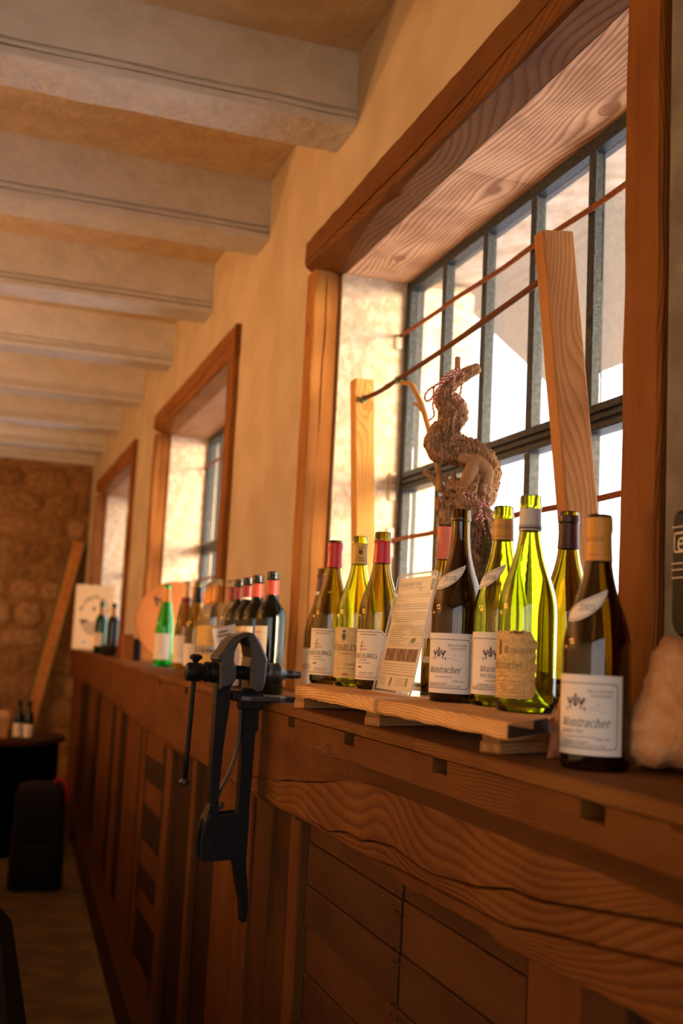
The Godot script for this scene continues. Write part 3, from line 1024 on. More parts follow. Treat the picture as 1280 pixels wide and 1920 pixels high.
func lamps() -> void:
	# the dark back of a bench runs along the aisle, just in the corner of the picture
	var bn := thing("bench", "black upholstered bench back in the lower corner by the aisle", "bench", Vector3(-0.25, 0, -2.0))
	var sb := begin()
	box(sb, Vector3(-0.28, 0.0, -0.22), Vector3(0.372, 0.84, 3.0), 0.03)
	put("backrest", done(sb), plain(Color(0.02, 0.02, 0.02), 0.95, 0.0, 0.2), bn)
	sb = begin()
	box(sb, Vector3(-0.75, 0.0, -0.19), Vector3(-0.28, 0.45, 3.0), 0.03)
	put("seat", done(sb), plain(Color(0.02, 0.02, 0.02), 0.95, 0.0, 0.2), bn)
	var cu := thing("added_cupboard", "added tall dark cabinet outside the right edge, keeping door light off the wall", "added_cupboard", Vector3(0.79, SILL + 0.0005, -0.2))  # added out of view to keep door light off the post and wall
	put("body", board(Vector3(-0.006, 0.0, 0.025), Vector3(-0.006, 1.25, 0.025), Vector3(0, 0, 1), 1.45, 0.188, 0.006, 0.001, 601), M.wains, cu)
	for s in 2:
		var zc := -0.32 + s * 0.71
		var dr := put("door", board(Vector3(-0.110, 0.04, zc), Vector3(-0.110, 1.21, zc), Vector3(0, 0, 1), 0.69, 0.020, 0.004, 0.0008, 602 + s), M.wains2, cu)
		for e in [[-0.30, 0.09], [0.30, 0.09]]:
			put("stile", board(Vector3(-0.122, 0.04, zc + e[0]), Vector3(-0.122, 1.21, zc + e[0]), Vector3(0, 0, 1), e[1], 0.012, 0.003, 0.0008, 606 + s), M.wains2, dr)
		for y in [0.09, 0.62, 1.16]:
			put("rail", board(Vector3(-0.122, y, zc - 0.255), Vector3(-0.122, y, zc + 0.255), Vector3.UP, 0.09, 0.012, 0.003, 0.0008, 610 + s), M.wains2, dr)
		put("knob", lathed([Vector2(0, 0), Vector2(0.008, 0), Vector2(0.008, 0.012), Vector2(0.016, 0.018), Vector2(0.016, 0.024), Vector2(0.010, 0.029), Vector2(0, 0.030)], 20, Transform3D(Basis(Vector3(0, 0, 1), PI / 2), Vector3(-0.127, 0.68, zc + (0.30 if s == 0 else -0.30)))), M.iron, dr)
	bn = thing("bench", "added dark bench back along the aisle, outside the picture, shading the low panelling", "bench", Vector3(-0.45, 0, -2.4))  # added out of view to shade the low panelling from the lamps
	sb = begin()
	box(sb, Vector3(-0.28, 0.0, -4.0), Vector3(0.28, 0.95, 0.0), 0.03)
	put("backrest", done(sb), plain(Color(0.02, 0.02, 0.02), 0.95, 0.0, 0.2), bn)
	sb = begin()
	box(sb, Vector3(-0.75, 0.0, -4.0), Vector3(-0.28, 0.45, 0.0), 0.03)
	put("seat", done(sb), plain(Color(0.02, 0.02, 0.02), 0.95, 0.0, 0.2), bn)
	# a double row of warm pendants, unseen to the left, plus one added to brighten the stone wall
	var where := ['nearer one on the aisle side', 'farther one on the aisle side', 'nearer one by the opposite wall', 'farther one by the opposite wall', 'added alone to brighten the stone wall']
	var i := 0
	for p in [[-2.5, 2.12, -3.5], [-2.5, 2.12, -4.5], [-3.3, 2.08, -3.5], [-3.3, 2.08, -4.5], [-1.9, 1.85, -7.6]]:
		var c := Vector3(p[0], p[1], p[2])
		var o := thing("pendant_lamp", "pendant lamp with added dark bowl, " + where[i], "lamp", c, "pendant lamps")
		var bulb := plain(Color(1, 0.8, 0.5), 0.4)
		bulb.emission_enabled = true
		bulb.emission = Color(1.0, 0.66, 0.33)
		bulb.emission_energy_multiplier = 55.0
		put("bulb", lathed([Vector2(0, -0.085), Vector2(0.044, -0.073), Vector2(0.074, -0.042), Vector2(0.085, 0.0), Vector2(0.074, 0.042), Vector2(0.044, 0.073), Vector2(0.02, 0.085), Vector2(0, 0.085)], 24), bulb, o)
		put("socket", lathed([Vector2(0.0, 0.085), Vector2(0.022, 0.085), Vector2(0.024, 0.10), Vector2(0.022, 0.13), Vector2(0.005, 0.14), Vector2(0, 0.14)], 16), M.iron, o)
		put("added_bowl_shade", lathed([Vector2(0, -0.140), Vector2(0.14, -0.132), Vector2(0.25, -0.112), Vector2(0.32, -0.088), Vector2(0.321, -0.084), Vector2(0.25, -0.107), Vector2(0.14, -0.127), Vector2(0, -0.135)], 40), M.ironb, o)  # bowl added to cut off the lamp light going down
		var st := begin(true)
		tube(st, PackedVector3Array([Vector3(0, 0.14, 0), Vector3(0, 2.97 - p[1], 0)]), 0.003, 6)
		put("cord", done(st), M.iron, o)
		var l := OmniLight3D.new()
		l.name = "glow"
		l.light_color = Color(1.0, 0.74, 0.48)
		l.light_energy = LAMP * (0.65 if i == 4 else 1.0)
		l.light_size = 0.075
		l.omni_range = 14.0
		l.omni_attenuation = 2.0
		l.shadow_enabled = true
		o.add_child(l)
		i += 1

# ---------------------------------------------------------------- bottles
func burgundy(h: float, R: float) -> Array:
	var k := h / 0.297
	var o := [[0.0, 0.030], [0.010, 0.028], [0.022, 0.014], [0.030, 0.004], [0.0335, 0.0006], [R - 0.0035, 0.0], [R - 0.001, 0.002], [R, 0.007], [R, 0.060], [R, 0.132], [R * 0.985, 0.144], [R * 0.935, 0.157], [R * 0.845, 0.171], [R * 0.735, 0.184], [R * 0.625, 0.197], [R * 0.53, 0.210], [R * 0.455, 0.223], [R * 0.405, 0.236], [0.0150, 0.250], [0.0143, 0.268], [0.0140, 0.2775], [0.0152, 0.2785], [0.0158, 0.2805], [0.0158, 0.2845], [0.0150, 0.2860], [0.0149, 0.2945], [0.0141, 0.2965], [0.0125, 0.297], [0.0105, 0.2955]]
	var i := [[0.0098, 0.290], [0.0104, 0.268], [0.0112, 0.250], [R * 0.405 - 0.0033, 0.236], [R * 0.455 - 0.003, 0.223], [R * 0.53 - 0.003, 0.210], [R * 0.625 - 0.003, 0.197], [R * 0.735 - 0.003, 0.184], [R * 0.845 - 0.003, 0.170], [R * 0.935 - 0.003, 0.156], [R * 0.985 - 0.003, 0.143], [R - 0.003, 0.131], [R - 0.003, 0.06], [R - 0.0032, 0.014], [R - 0.006, 0.0085], [0.0335, 0.0075], [0.028, 0.011], [0.020, 0.021], [0.010, 0.033], [0.0, 0.0355]]
	var p := []
	for q in o + i: p.append(Vector2(q[0], q[1] * k))
	return p

func claret(h: float, R: float) -> Array:
	var k := h / 0.30
	var o := [[0.0, 0.028], [0.010, 0.025], [0.024, 0.010], [0.030, 0.001], [R - 0.003, 0.0], [R, 0.005], [R, 0.06], [R, 0.180], [R * 0.985, 0.190], [R * 0.925, 0.200], [R * 0.81, 0.2095], [R * 0.66, 0.2175], [R * 0.53, 0.225], [R * 0.445, 0.233], [0.0152, 0.243], [0.0147, 0.27], [0.0145, 0.2775], [0.0155, 0.279], [0.0158, 0.285], [0.0152, 0.289], [0.0150, 0.298], [0.0130, 0.300], [0.0105, 0.298]]
	var i := [[0.010, 0.29], [0.0108, 0.243], [R * 0.445 - 0.0033, 0.233], [R * 0.53 - 0.003, 0.225], [R * 0.66 - 0.003, 0.217], [R * 0.81 - 0.003, 0.2085], [R * 0.925 - 0.003, 0.199], [R * 0.985 - 0.003, 0.189], [R - 0.003, 0.179], [R - 0.003, 0.06], [R - 0.0032, 0.012], [R - 0.006, 0.007], [0.030, 0.007], [0.022, 0.015], [0.010, 0.030], [0.0, 0.033]]
	var p := []
	for q in o + i: p.append(Vector2(q[0], q[1] * k))
	return p

func flute(h: float, R: float) -> Array:
	var k := h / 0.35
	var o := [[0.0, 0.006], [0.024, 0.003], [R - 0.003, 0.0], [R, 0.005], [R, 0.07], [R, 0.145], [R * 0.985, 0.165], [R * 0.94, 0.185], [R * 0.86, 0.207], [R * 0.75, 0.230], [R * 0.63, 0.254], [R * 0.515, 0.277], [R * 0.435, 0.297], [0.0143, 0.315], [0.0138, 0.333], [0.0152, 0.335], [0.0152, 0.340], [0.0146, 0.3485], [0.0125, 0.350], [0.0105, 0.348]]
	var i := [[0.0098, 0.34], [0.0103, 0.315], [R * 0.435 - 0.003, 0.297], [R * 0.515 - 0.003, 0.277], [R * 0.63 - 0.003, 0.253], [R * 0.75 - 0.003, 0.229], [R * 0.86 - 0.003, 0.206], [R * 0.94 - 0.003, 0.184], [R * 0.985 - 0.003, 0.164], [R - 0.003, 0.144], [R - 0.003, 0.07], [R - 0.003, 0.012], [R - 0.006, 0.009], [0.0, 0.011]]
	var p := []
	for q in o + i: p.append(Vector2(q[0], q[1] * k))
	return p

func radius_at(prof: Array, y: float) -> float:
	for i in range(2, prof.size() - 1):
		if prof[i + 1].y >= y and prof[i].y <= y and prof[i + 1].y > prof[i].y:
			return lerpf(prof[i].x, prof[i + 1].x, (y - prof[i].y) / (prof[i + 1].y - prof[i].y))
	return 0.0145

# What is printed: label = {p: profile, f: facing angle, r: radius it is laid out on, s: {material: SurfaceTool}}
func label_new(prof: Array, facing: float, yref: float) -> Dictionary:
	return {"p": prof, "f": facing, "r": radius_at(prof, yref), "s": {}}

func on_glass(l: Dictionary, u: float, y: float, off: float) -> Vector3:
	var a: float = l.f + u / l.r
	var r: float = radius_at(l.p, y) + off
	return Vector3(r * sin(a), y, r * cos(a))

func ink(l: Dictionary, m: Material) -> SurfaceTool:
	if not l.s.has(m): l.s[m] = begin(true)
	return l.s[m]

# a patch between two curves; low and top are callables of u (or numbers)
func patch(l: Dictionary, m: Material, u0: float, u1: float, low, top, off := 0.0005, nu := 0, nv := 1) -> void:
	var st := ink(l, m)
	if nu == 0: nu = maxi(1, int((u1 - u0) / 0.004))
	for i in nu:
		var ua := lerpf(u0, u1, float(i) / nu)
		var ub := lerpf(u0, u1, float(i + 1) / nu)
		var la: float = low.call(ua) if low is Callable else low
		var lb: float = low.call(ub) if low is Callable else low
		var ta: float = top.call(ua) if top is Callable else top
		var tb: float = top.call(ub) if top is Callable else top
		for j in nv:
			var s := float(j) / nv
			var t := float(j + 1) / nv
			quad(st, on_glass(l, ua, lerpf(la, ta, s), off), on_glass(l, ub, lerpf(lb, tb, s), off), on_glass(l, ub, lerpf(lb, tb, t), off), on_glass(l, ua, lerpf(la, ta, t), off))

func rect(l: Dictionary, m: Material, u: float, y: float, w: float, h: float, off := 0.0008) -> void:
	patch(l, m, u - w * 0.5, u + w * 0.5, y - h * 0.5, y + h * 0.5, off)

func border(l: Dictionary, m: Material, u0: float, u1: float, y0: float, y1: float, t: float, rc := 0.0) -> void:
	rect(l, m, (u0 + u1) * 0.5, y0, u1 - u0 - rc * 2.0, t); rect(l, m, (u0 + u1) * 0.5, y1, u1 - u0 - rc * 2.0, t)
	rect(l, m, u0, (y0 + y1) * 0.5, t, y1 - y0 - rc * 2.0); rect(l, m, u1, (y0 + y1) * 0.5, t, y1 - y0 - rc * 2.0)
	if rc > 0.0:
		for c in [[u0 + rc, y0 + rc, PI], [u1 - rc, y0 + rc, PI * 1.5], [u1 - rc, y1 - rc, 0.0], [u0 + rc, y1 - rc, PI * 0.5]]:
			var pts := PackedVector2Array()
			for k in 5: pts.append(Vector2(c[0], c[1]) + Vector2.from_angle(c[2] + PI * 0.5 * k / 4.0) * (rc + t * 0.5))
			for k in 5: pts.append(Vector2(c[0], c[1]) + Vector2.from_angle(c[2] + PI * 0.5 * (4 - k) / 4.0) * (rc - t * 0.5))
			shape(l, m, pts)

func shape(l: Dictionary, m: Material, pts: PackedVector2Array, at := Vector2.ZERO, sc := 1.0, off := 0.0008) -> void:
	var st := ink(l, m)
	var t := Geometry2D.triangulate_polygon(pts)
	for i in range(0, t.size(), 3):
		var a := pts[t[i]] * sc + at
		var b := pts[t[i + 1]] * sc + at
		var c := pts[t[i + 2]] * sc + at
		if (b - a).cross(c - a) < 0.0:
			var w := b; b = c; c = w
		tri(st, on_glass(l, a.x, a.y, off), on_glass(l, b.x, b.y, off), on_glass(l, c.x, c.y, off))

var letters := {}
func letter_mesh(txt: String, serif: bool) -> Array:
	var key := txt + ("/s" if serif else "/n")
	if not letters.has(key):
		var t := TextMesh.new()
		var f := SystemFont.new()
		f.font_names = PackedStringArray(["Droid Serif" if serif else "Droid Sans"])
		t.font = f
		t.text = txt
		t.font_size = 32
		t.pixel_size = 1.0 / 32.0
		t.depth = 0.0
		t.curve_step = 6.0
		letters[key] = t.surface_get_arrays(0) if t.get_surface_count() > 0 else []
	return letters[key]

func write(l: Dictionary, m: Material, txt: String, u: float, y: float, size: float, serif := true, slant := 0.0, wide := 1.0, align := 0) -> void:
	var A := letter_mesh(txt, serif)
	if A.is_empty(): return
	var V: PackedVector3Array = A[Mesh.ARRAY_VERTEX]
	var I: PackedInt32Array = A[Mesh.ARRAY_INDEX]
	var lo := 1e9
	var hi := -1e9
	for v in V: lo = minf(lo, v.x); hi = maxf(hi, v.x)
	var sh := 0.0
	if align == 1: sh = -hi
	elif align == -1: sh = -lo
	else: sh = -(lo + hi) * 0.5
	var st := ink(l, m)
	var P := PackedVector3Array()
	for v in V: P.append(on_glass(l, u + ((v.x + sh) * wide + v.y * slant) * size, y + v.y * size, 0.0008))
	st.set_uv(Vector2.ZERO)
	for i in range(0, I.size(), 3):
		st.add_vertex(P[I[i]]); st.add_vertex(P[I[i + 1]]); st.add_vertex(P[I[i + 2]])

func label_done(l: Dictionary, called: String, parent: Node3D) -> MeshInstance3D:
	var am := ArrayMesh.new()
	for m in l.s:
		var st: SurfaceTool = l.s[m]
		st.generate_normals()
		st.commit(am)
		am.surface_set_material(am.get_surface_count() - 1, m)
	return put(called, am, null, parent)

func capsule(o: Node3D, prof: Array, y0: float, y1: float, m: Material, called := "capsule") -> MeshInstance3D:
	var p := []
	var n := 8
	for i in n + 1:
		var y := lerpf(y0, y1, float(i) / n)
		p.append(Vector2(radius_at(prof, y) + 0.0008, y))
	p.append(Vector2(radius_at(prof, y1) + 0.0002, y1))
	p.insert(0, Vector2(radius_at(prof, y0) + 0.0002, y0))
	return put(called, lathed(p, 40), m, o)

func bottle(called: String, lab: String, at: Vector3, prof: Array, m: Material, group := "", seg := 56) -> Node3D:
	var o := thing(called, lab, "bottle", at, group)
	put("glass_body", lathed(prof, seg), m, o)
	return o

func facing(at: Vector3, edge_deg: float, arc: float, r: float) -> float:
	# label whose right edge sits edge_deg right of the line to the camera
	return atan2(-at.x, -at.z) + deg_to_rad(edge_deg) - arc / r * 0.5

func crest(l: Dictionary, u: float, y: float, s: float) -> void:
	# a small shield between two cocks under a crown-like bird
	shape(l, M.inkb, v2([-0.5, 0.6, 0.5, 0.6, 0.5, -0.2, 0.25, -0.6, 0.0, -0.75, -0.25, -0.6, -0.5, -0.2]), Vector2(u, y), s, 0.0009)
	for k in [[-0.42, 0.28], [-0.42, -0.18]]:
		shape(l, M.paper, v2([0.0, 0.14, 0.84, 0.14, 0.84, 0.0, 0.0, 0.0]), Vector2(u + k[0] * s, y + k[1] * s), s, 0.0012)
	shape(l, M.gold, v2([-0.08, 0.6, 0.08, 0.6, 0.08, -0.7, -0.08, -0.7]), Vector2(u, y), s, 0.0013)
	shape(l, M.gold, v2([-0.16, 0.62, 0.16, 0.62, 0.22, 0.9, 0.16, 1.12, 0.05, 1.3, -0.14, 1.18, -0.2, 0.9]), Vector2(u, y), s)
	for d in [-1.0, 1.0]:
		var c := PackedVector2Array()
		for q in [[0.55, 0.45], [0.62, 0.75], [0.8, 0.7], [0.78, 0.3], [1.0, 0.05], [1.15, 0.45], [1.4, 0.62], [1.65, 0.5], [1.7, 0.15], [1.5, 0.3], [1.4, -0.1], [1.25, -0.42], [0.95, -0.5], [0.7, -0.25], [0.6, 0.15]]:
			c.append(Vector2(q[0] * d, q[1]))
		shape(l, M.gold, c, Vector2(u, y), s)
		shape(l, M.ink, v2([0.85 * d, -0.5, 1.0 * d, -0.5, 1.05 * d, -0.95, 1.3 * d, -1.0, 0.8 * d, -1.05]), Vector2(u, y), s)
		shape(l, M.ink, v2([1.45 * d, -0.75, 1.65 * d, -0.8, 1.6 * d, -1.25, 1.75 * d, -1.3, 1.4 * d, -1.3]), Vector2(u, y), s)

func flourish(l: Dictionary, u: float, y: float, s: float) -> void:
	patch(l, M.inkg, u, u + 1.5 * s, func(q: float) -> float: return y + 0.14 * s * sin((q - u) / s * 3.4) - 0.00012, func(q: float) -> float: return y + 0.14 * s * sin((q - u) / s * 3.4) + 0.00025, 0.0008, 14)
	patch(l, M.inkg, u + 0.8 * s, u + 1.1 * s, func(q: float) -> float: return y + 0.5 * s - absf(q - u - 0.95 * s) - 0.0002, func(q: float) -> float: return y + 0.5 * s - absf(q - u - 0.95 * s) + 0.0004, 0.0008, 6)

# the estate label worn by three of the bottles; u = 0 is its middle
func estate_label(o: Node3D, prof: Array, at: Vector3, edge: float, kind: int, lo: float, hi: float) -> void:
	var arc := 0.100
	var l := label_new(prof, facing(at, edge, arc, 0.04), 0.06)
	patch(l, M.paper, -arc * 0.5, arc * 0.5, lo, hi)
	var h := hi - lo
	border(l, M.ink, -arc * 0.5 + 0.006, arc * 0.5 - 0.007, lo + 0.0075, hi - 0.0095, 0.0008, 0.005)
	crest(l, -0.006, lo + h * 0.66, 0.0075)
	write(l, M.inkg, "Mis en bouteilles", 0.0235, lo + h * 0.80, 0.0044, true, 0.2, 0.85)
	write(l, M.inkg, "à la propriété", 0.0245, lo + h * 0.745, 0.0044, true, 0.2, 0.85)
	flourish(l, 0.008, lo + h * 0.565, 0.013)
	if kind == 0:
		write(l, M.ink, "Montrachet", 0.0295, lo + h * 0.385, 0.0122, true, 0.32, 0.82, 1)
		rect(l, M.inkg, 0.002, lo + h * 0.27, 0.030, 0.0008)
	elif kind == 1:
		write(l, M.ink, "Montrachet 1   Cr", 0.048, lo + h * 0.41, 0.0105, true, 0.32, 0.82, 1)
		write(l, M.ink, "er", 0.0372, lo + h * 0.435, 0.0055, true, 0.32, 0.82, 1)
		write(l, M.ink, "PUCELLES", 0.0105, lo + h * 0.30, 0.0068, false, 0.0, 1.1, 1)
		rect(l, M.inkg, 0.002, lo + h * 0.225, 0.030, 0.0007)
	else:
		write(l, M.ink, "Montrachet", 0.034, lo + h * 0.40, 0.0128, true, 0.32, 0.85, 1)
		write(l, M.inkg, "GRAND CRU", 0.004, lo + h * 0.29, 0.0058, false, 0.0, 1.0, 1)
		rect(l, M.inkg, 0.0, lo + h * 0.225, 0.034, 0.0007)
	write(l, M.inkg, "13% vol", 0.034, lo + h * 0.205, 0.0045, true, 0.1, 1.0, 1)
	write(l, M.inkg, "DOMAINE LEFLAIVE", 0.010, lo + h * 0.155, 0.0042, false, 0.0, 1.0, 1)
	write(l, M.inkg, "PULIGNY-MONTRACHET (CÔTE-D'OR)", 0.030, lo + h * 0.115, 0.0042, false, 0.0, 1.0, 1)
	label_done(l, "label", o)

func vintage_label(o: Node3D, prof: Array, at: Vector3, txt: String, right_deg: float, y0: float) -> void:
	# a slanted half-moon on the shoulder
	var l := label_new(prof, atan2(-at.x, -at.z) + deg_to_rad(right_deg), y0)
	var w := 0.056
	var top := func(u: float) -> float: return y0 + 0.020 + u * 0.42
	var low := func(u: float) -> float:
		var t := clampf(-u / w, 0.0, 1.0)
		return y0 + 0.020 + u * 0.42 - 0.0235 * pow(maxf(0.0, 1.0 - pow(absf(t - 0.55) / 0.55, 1.9)), 0.75)
	patch(l, M.paper, -w, 0.0, low, top, 0.0007, 28, 3)
	patch(l, M.ink, -w + 0.003, -0.005, func(u: float) -> float: return top.call(u) - 0.0028, func(u: float) -> float: return top.call(u) - 0.0021, 0.0011, 14)
	patch(l, M.ink, -w + 0.003, -0.005, func(u: float) -> float: return minf(low.call(u) + 0.0021, top.call(u) - 0.0028), func(u: float) -> float: return minf(low.call(u) + 0.0028, top.call(u) - 0.0021), 0.0011, 18)
	write(l, M.inkg, txt, -w * 0.47, y0 - 0.002, 0.0100, true, 0.1, 0.9)
	label_done(l, "vintage_label", o)

func bottles() -> void:
	var g_olive := glass(Color(0.68, 0.61, 0.20))
	var g_dark := glass(Color(0.50, 0.39, 0.12))
	var g_yel := glass(Color(0.86, 0.87, 0.30))
	var g_lime := glass(Color(0.87, 0.90, 0.36))
	var g_green := glass(Color(0.12, 0.86, 0.38))
	var g_claret := glass(Color(0.16, 0.32, 0.14))
	var g_flute := glass(Color(0.66, 0.58, 0.18))
	var g_clear := glass(Color(0.965, 0.97, 0.95))
	var c_red := plain(Color(0.80, 0.12, 0.10), 0.35)
	var c_gold := plain(Color(0.86, 0.62, 0.22), 0.45)
	var c_goldd := plain(Color(0.80, 0.55, 0.20), 0.35, 0.3)
	var c_grey := plain(Color(0.80, 0.76, 0.70), 0.45)
	var c_brown := plain(Color(0.30, 0.12, 0.09), 0.4)
	var c_pink := plain(Color(0.90, 0.48, 0.36), 0.5)
	var c_dkred := plain(Color(0.55, 0.12, 0.09), 0.4)
	var c_orange := plain(Color(0.80, 0.26, 0.14), 0.4)
	var c_black := plain(Color(0.06, 0.06, 0.07), 0.35)
	var P := burgundy(0.297, 0.040)

	# --- on the board, from the left
	var at := Vector3(0.885, SILL, -2.775)
	var Pz := burgundy(0.330, 0.042)
	var o := bottle("wine_bottle", "olive wine bottle with a dark brown capsule, half hidden behind a red-capped bottle", at, Pz, g_olive)
	capsule(o, Pz, 0.258, 0.312, c_brown)
	var l := label_new(Pz, facing(at, 30, 0.10, 0.042), 0.06)
	patch(l, M.paper, -0.05, 0.05, 0.012, 0.116)
	write(l, M.inkg, "DOMAINE DE LA GRANGE", 0.044, 0.108, 0.0055, false, 0.0, 1.0, 1)
	l.s.clear()
	patch(l, M.paper, -0.05, 0.05, 0.012, 0.116)
	rect(l, M.inkg, 0.016, 0.106, 0.05, 0.0012); rect(l, M.inkg, 0.016, 0.100, 0.05, 0.0008)
	write(l, M.ink, "ECHÉZEAUX", 0.040, 0.068, 0.0165, false, 0.0, 1.0, 1)
	rect(l, M.inkg, 0.016, 0.056, 0.046, 0.0007); rect(l, M.inkr, 0.020, 0.042, 0.034, 0.0009)
	write(l, M.inkg, "BLOC 100", 0.028, 0.026, 0.007, false, 0.0, 1.0, 1)
	l.s.erase(M.inkg)
	rect(l, M.inkg, 0.016, 0.106, 0.05, 0.0012); rect(l, M.inkg, 0.016, 0.100, 0.05, 0.0008); rect(l, M.inkg, 0.016, 0.056, 0.046, 0.0007); rect(l, M.ink, 0.018, 0.026, 0.026, 0.0022)
	label_done(l, "label", o)
	l = label_new(Pz, atan2(-at.x, -at.z), 0.262)
	patch(l, M.paper, -0.05, 0.05, 0.2585, 0.2665, 0.0011)
	write(l, M.ink, "EZ", -0.006, 0.2625, 0.009, false)
	label_done(l, "capsule_band", o)

	var k := 0
	for q in [[Vector3(0.692, 1.2728, -2.096), "olive wine bottle with a bright red capsule, left of the yellow-labelled bottle", 0.972, 34.0, 0.240, 0.291], [Vector3(0.722, 1.2728, -1.905), "olive wine bottle with a red capsule, directly left of the clear sign stand", 0.985, 30.0, 0.237, 0.2795]]:
		at = q[0]
		var Pq := burgundy(0.297 * q[2], 0.0395)
		o = bottle("wine_bottle", q[1], at, Pq, g_olive, "red capped olive bottles")
		capsule(o, Pq, q[4] * q[2], q[5] * q[2], c_red)
		var arc := 0.098
		l = label_new(Pq, facing(at, q[3], arc, 0.0395), 0.06)
		var lo := 0.017
		var hi := 0.109
		var cut := 0.016
		var hf := arc * 0.5
		var top := func(u: float) -> float: return hi - maxf(0.0, absf(u) - (hf - cut)) * 0.95
		var low := func(u: float) -> float: return lo + maxf(0.0, absf(u) - (hf - cut)) * 0.95
		patch(l, M.cream, -hf, hf, low, top, 0.0005, 34, 2)
		patch(l, M.inkr, -hf + 0.002, hf - 0.002, func(u: float) -> float: return top.call(u) - 0.0052, func(u: float) -> float: return top.call(u) - 0.0043, 0.0008, 34)
		patch(l, M.inkr, -hf + 0.002, hf - 0.002, func(u: float) -> float: return low.call(u) + 0.0043, func(u: float) -> float: return low.call(u) + 0.0052, 0.0008, 34)
		rect(l, M.inkg, 0.008, hi - 0.0095, 0.034, 0.0011)
		for e in [[0.0, 0.078], [0.004, 0.072]]:
			patch(l, M.inkr, -0.010 + e[0], 0.004 + e[0], func(u: float) -> float: return e[1] - 0.0004 + pow(absf(u + 0.003) * 9.0, 2.0) * 0.02, func(u: float) -> float: return e[1] + 0.0006 + pow(absf(u + 0.003) * 9.0, 2.0) * 0.02, 0.0008, 10)
		shape(l, M.inkr, v2([0.0, 0.0, 0.0016, 0.0, 0.0030, 0.012, 0.0065, 0.020, 0.0052, 0.020, 0.0016, 0.013]), Vector2(-0.008, 0.068))
		write(l, M.ink, "RICHEBOURG", 0.0275, 0.060, 0.0112, false, 0.0, 1.25, 1)
		rect(l, M.inkg, -0.002, 0.0525, 0.020, 0.0010); rect(l, M.inkg, 0.001, 0.0475, 0.028, 0.0008)
		rect(l, M.ink, -0.008, 0.040, 0.010, 0.0020); rect(l, M.inkg, 0.035, 0.040, 0.008, 0.0009)
		write(l, M.inkg, "GRAND CRU", 0.022, 0.0295, 0.0045, false, 0.0, 1.3, 1)
		rect(l, M.inkg, 0.004, 0.0255, 0.03, 0.0007)
		label_done(l, "label", o)
		k += 1

	at = Vector3(0.712, 1.2728, -2.002)
	var Pc := burgundy(0.297 * 0.982, 0.040)
	o = bottle("wine_bottle", "bright yellow-green wine bottle with a mustard capsule between the two red-capped ones", at, Pc, g_yel)
	capsule(o, Pc, 0.236, 0.277, plain(Color(0.86, 0.68, 0.24), 0.5))
	l = label_new(Pc, atan2(-at.x, -at.z) - 0.15, 0.06)
	patch(l, M.gpaper, -0.055, 0.055, 0.016, 0.112)
	write(l, M.ink, "CORTON-CHARLEMAGNE", 0.041, 0.073, 0.0145, true, 0.0, 0.72, 1)
	shape(l, M.inkg, v2([-0.004, 0.006, 0.004, 0.006, 0.004, -0.003, 0.0, -0.008, -0.004, -0.003]), Vector2(-0.018, 0.094))
	shape(l, M.inkg, v2([-0.0035, 0.0, 0.0035, 0.0, 0.004, 0.005, 0.0015, 0.003, 0.0, 0.006, -0.0015, 0.003, -0.004, 0.005]), Vector2(-0.018, 0.102))
	rect(l, M.inko, -0.010, 0.062, 0.020, 0.0014); rect(l, M.inkg, -0.006, 0.0555, 0.026, 0.0008)
	write(l, M.inkg, "Martray", 0.022, 0.042, 0.009, true, 0.35, 0.9, 1)
	l.s.erase(M.inkg)
	shape(l, M.inkg, v2([-0.004, 0.006, 0.004, 0.006, 0.004, -0.003, 0.0, -0.008, -0.004, -0.003]), Vector2(-0.018, 0.094))
	shape(l, M.inkg, v2([-0.0035, 0.0, 0.0035, 0.0, 0.004, 0.005, 0.0015, 0.003, 0.0, 0.006, -0.0015, 0.003, -0.004, 0.005]), Vector2(-0.018, 0.102))
	patch(l, M.inkg, -0.012, 0.03, func(u: float) -> float: return 0.042 + 0.0022 * sin(u * 1500.0) * sin(u * 240.0) - 0.0005, func(u: float) -> float: return 0.042 + 0.0022 * sin(u * 1500.0) * sin(u * 240.0) + 0.0007, 0.0008, 50)
	rect(l, M.inkg, 0.0, 0.034, 0.07, 0.0006); rect(l, M.inko, -0.012, 0.023, 0.012, 0.003)
	patch(l, M.inkg, 0.016, 0.034, func(u: float) -> float: return 0.024 + (u - 0.02) * 0.3 + 0.002 * sin(u * 900.0) - 0.0004, func(u: float) -> float: return 0.024 + (u - 0.02) * 0.3 + 0.002 * sin(u * 900.0) + 0.0005, 0.0008, 24)
	label_done(l, "label", o)
	l = label_new(Pc, atan2(-at.x, -at.z) + 0.1, 0.26)
	shape(l, M.gold, v2([-0.0035, 0.004, 0.0035, 0.004, 0.0035, -0.003, 0.0, -0.006, -0.0035, -0.003]), Vector2(0.0, 0.260), 1.0, 0.0012)
	shape(l, M.gold, v2([-0.003, 0.0, 0.003, 0.0, 0.0045, 0.004, -0.0045, 0.003]), Vector2(0.0, 0.266), 1.0, 0.0012)
	rect(l, M.gold, 0.0, 0.2475, 0.010, 0.0012, 0.0012); rect(l, M.gold, 0.0, 0.243, 0.020, 0.0010, 0.0012)
	label_done(l, "capsule_print", o)

	at = Vector3(0.827, 1.2728, -1.852)
	var Pk := burgundy(0.310, 0.0365)
	o = bottle("wine_bottle", "green wine bottle with a salmon pink capsule behind the sign stand", at, Pk, g_flute)
	capsule(o, Pk, 0.245, 0.306, c_pink)
	l = label_new(Pk, atan2(-at.x, -at.z) + 0.1, 0.1)
	patch(l, M.paper, -0.045, 0.045, 0.098, 0.146)
	write(l, M.inko, "AI", -0.014, 0.122, 0.021, true, 0.0, 0.8)
	rect(l, M.inkg, -0.012, 0.108, 0.010, 0.0008)
	label_done(l, "label", o)
	l = label_new(Pk, atan2(-at.x, -at.z) + 0.1, 0.1)
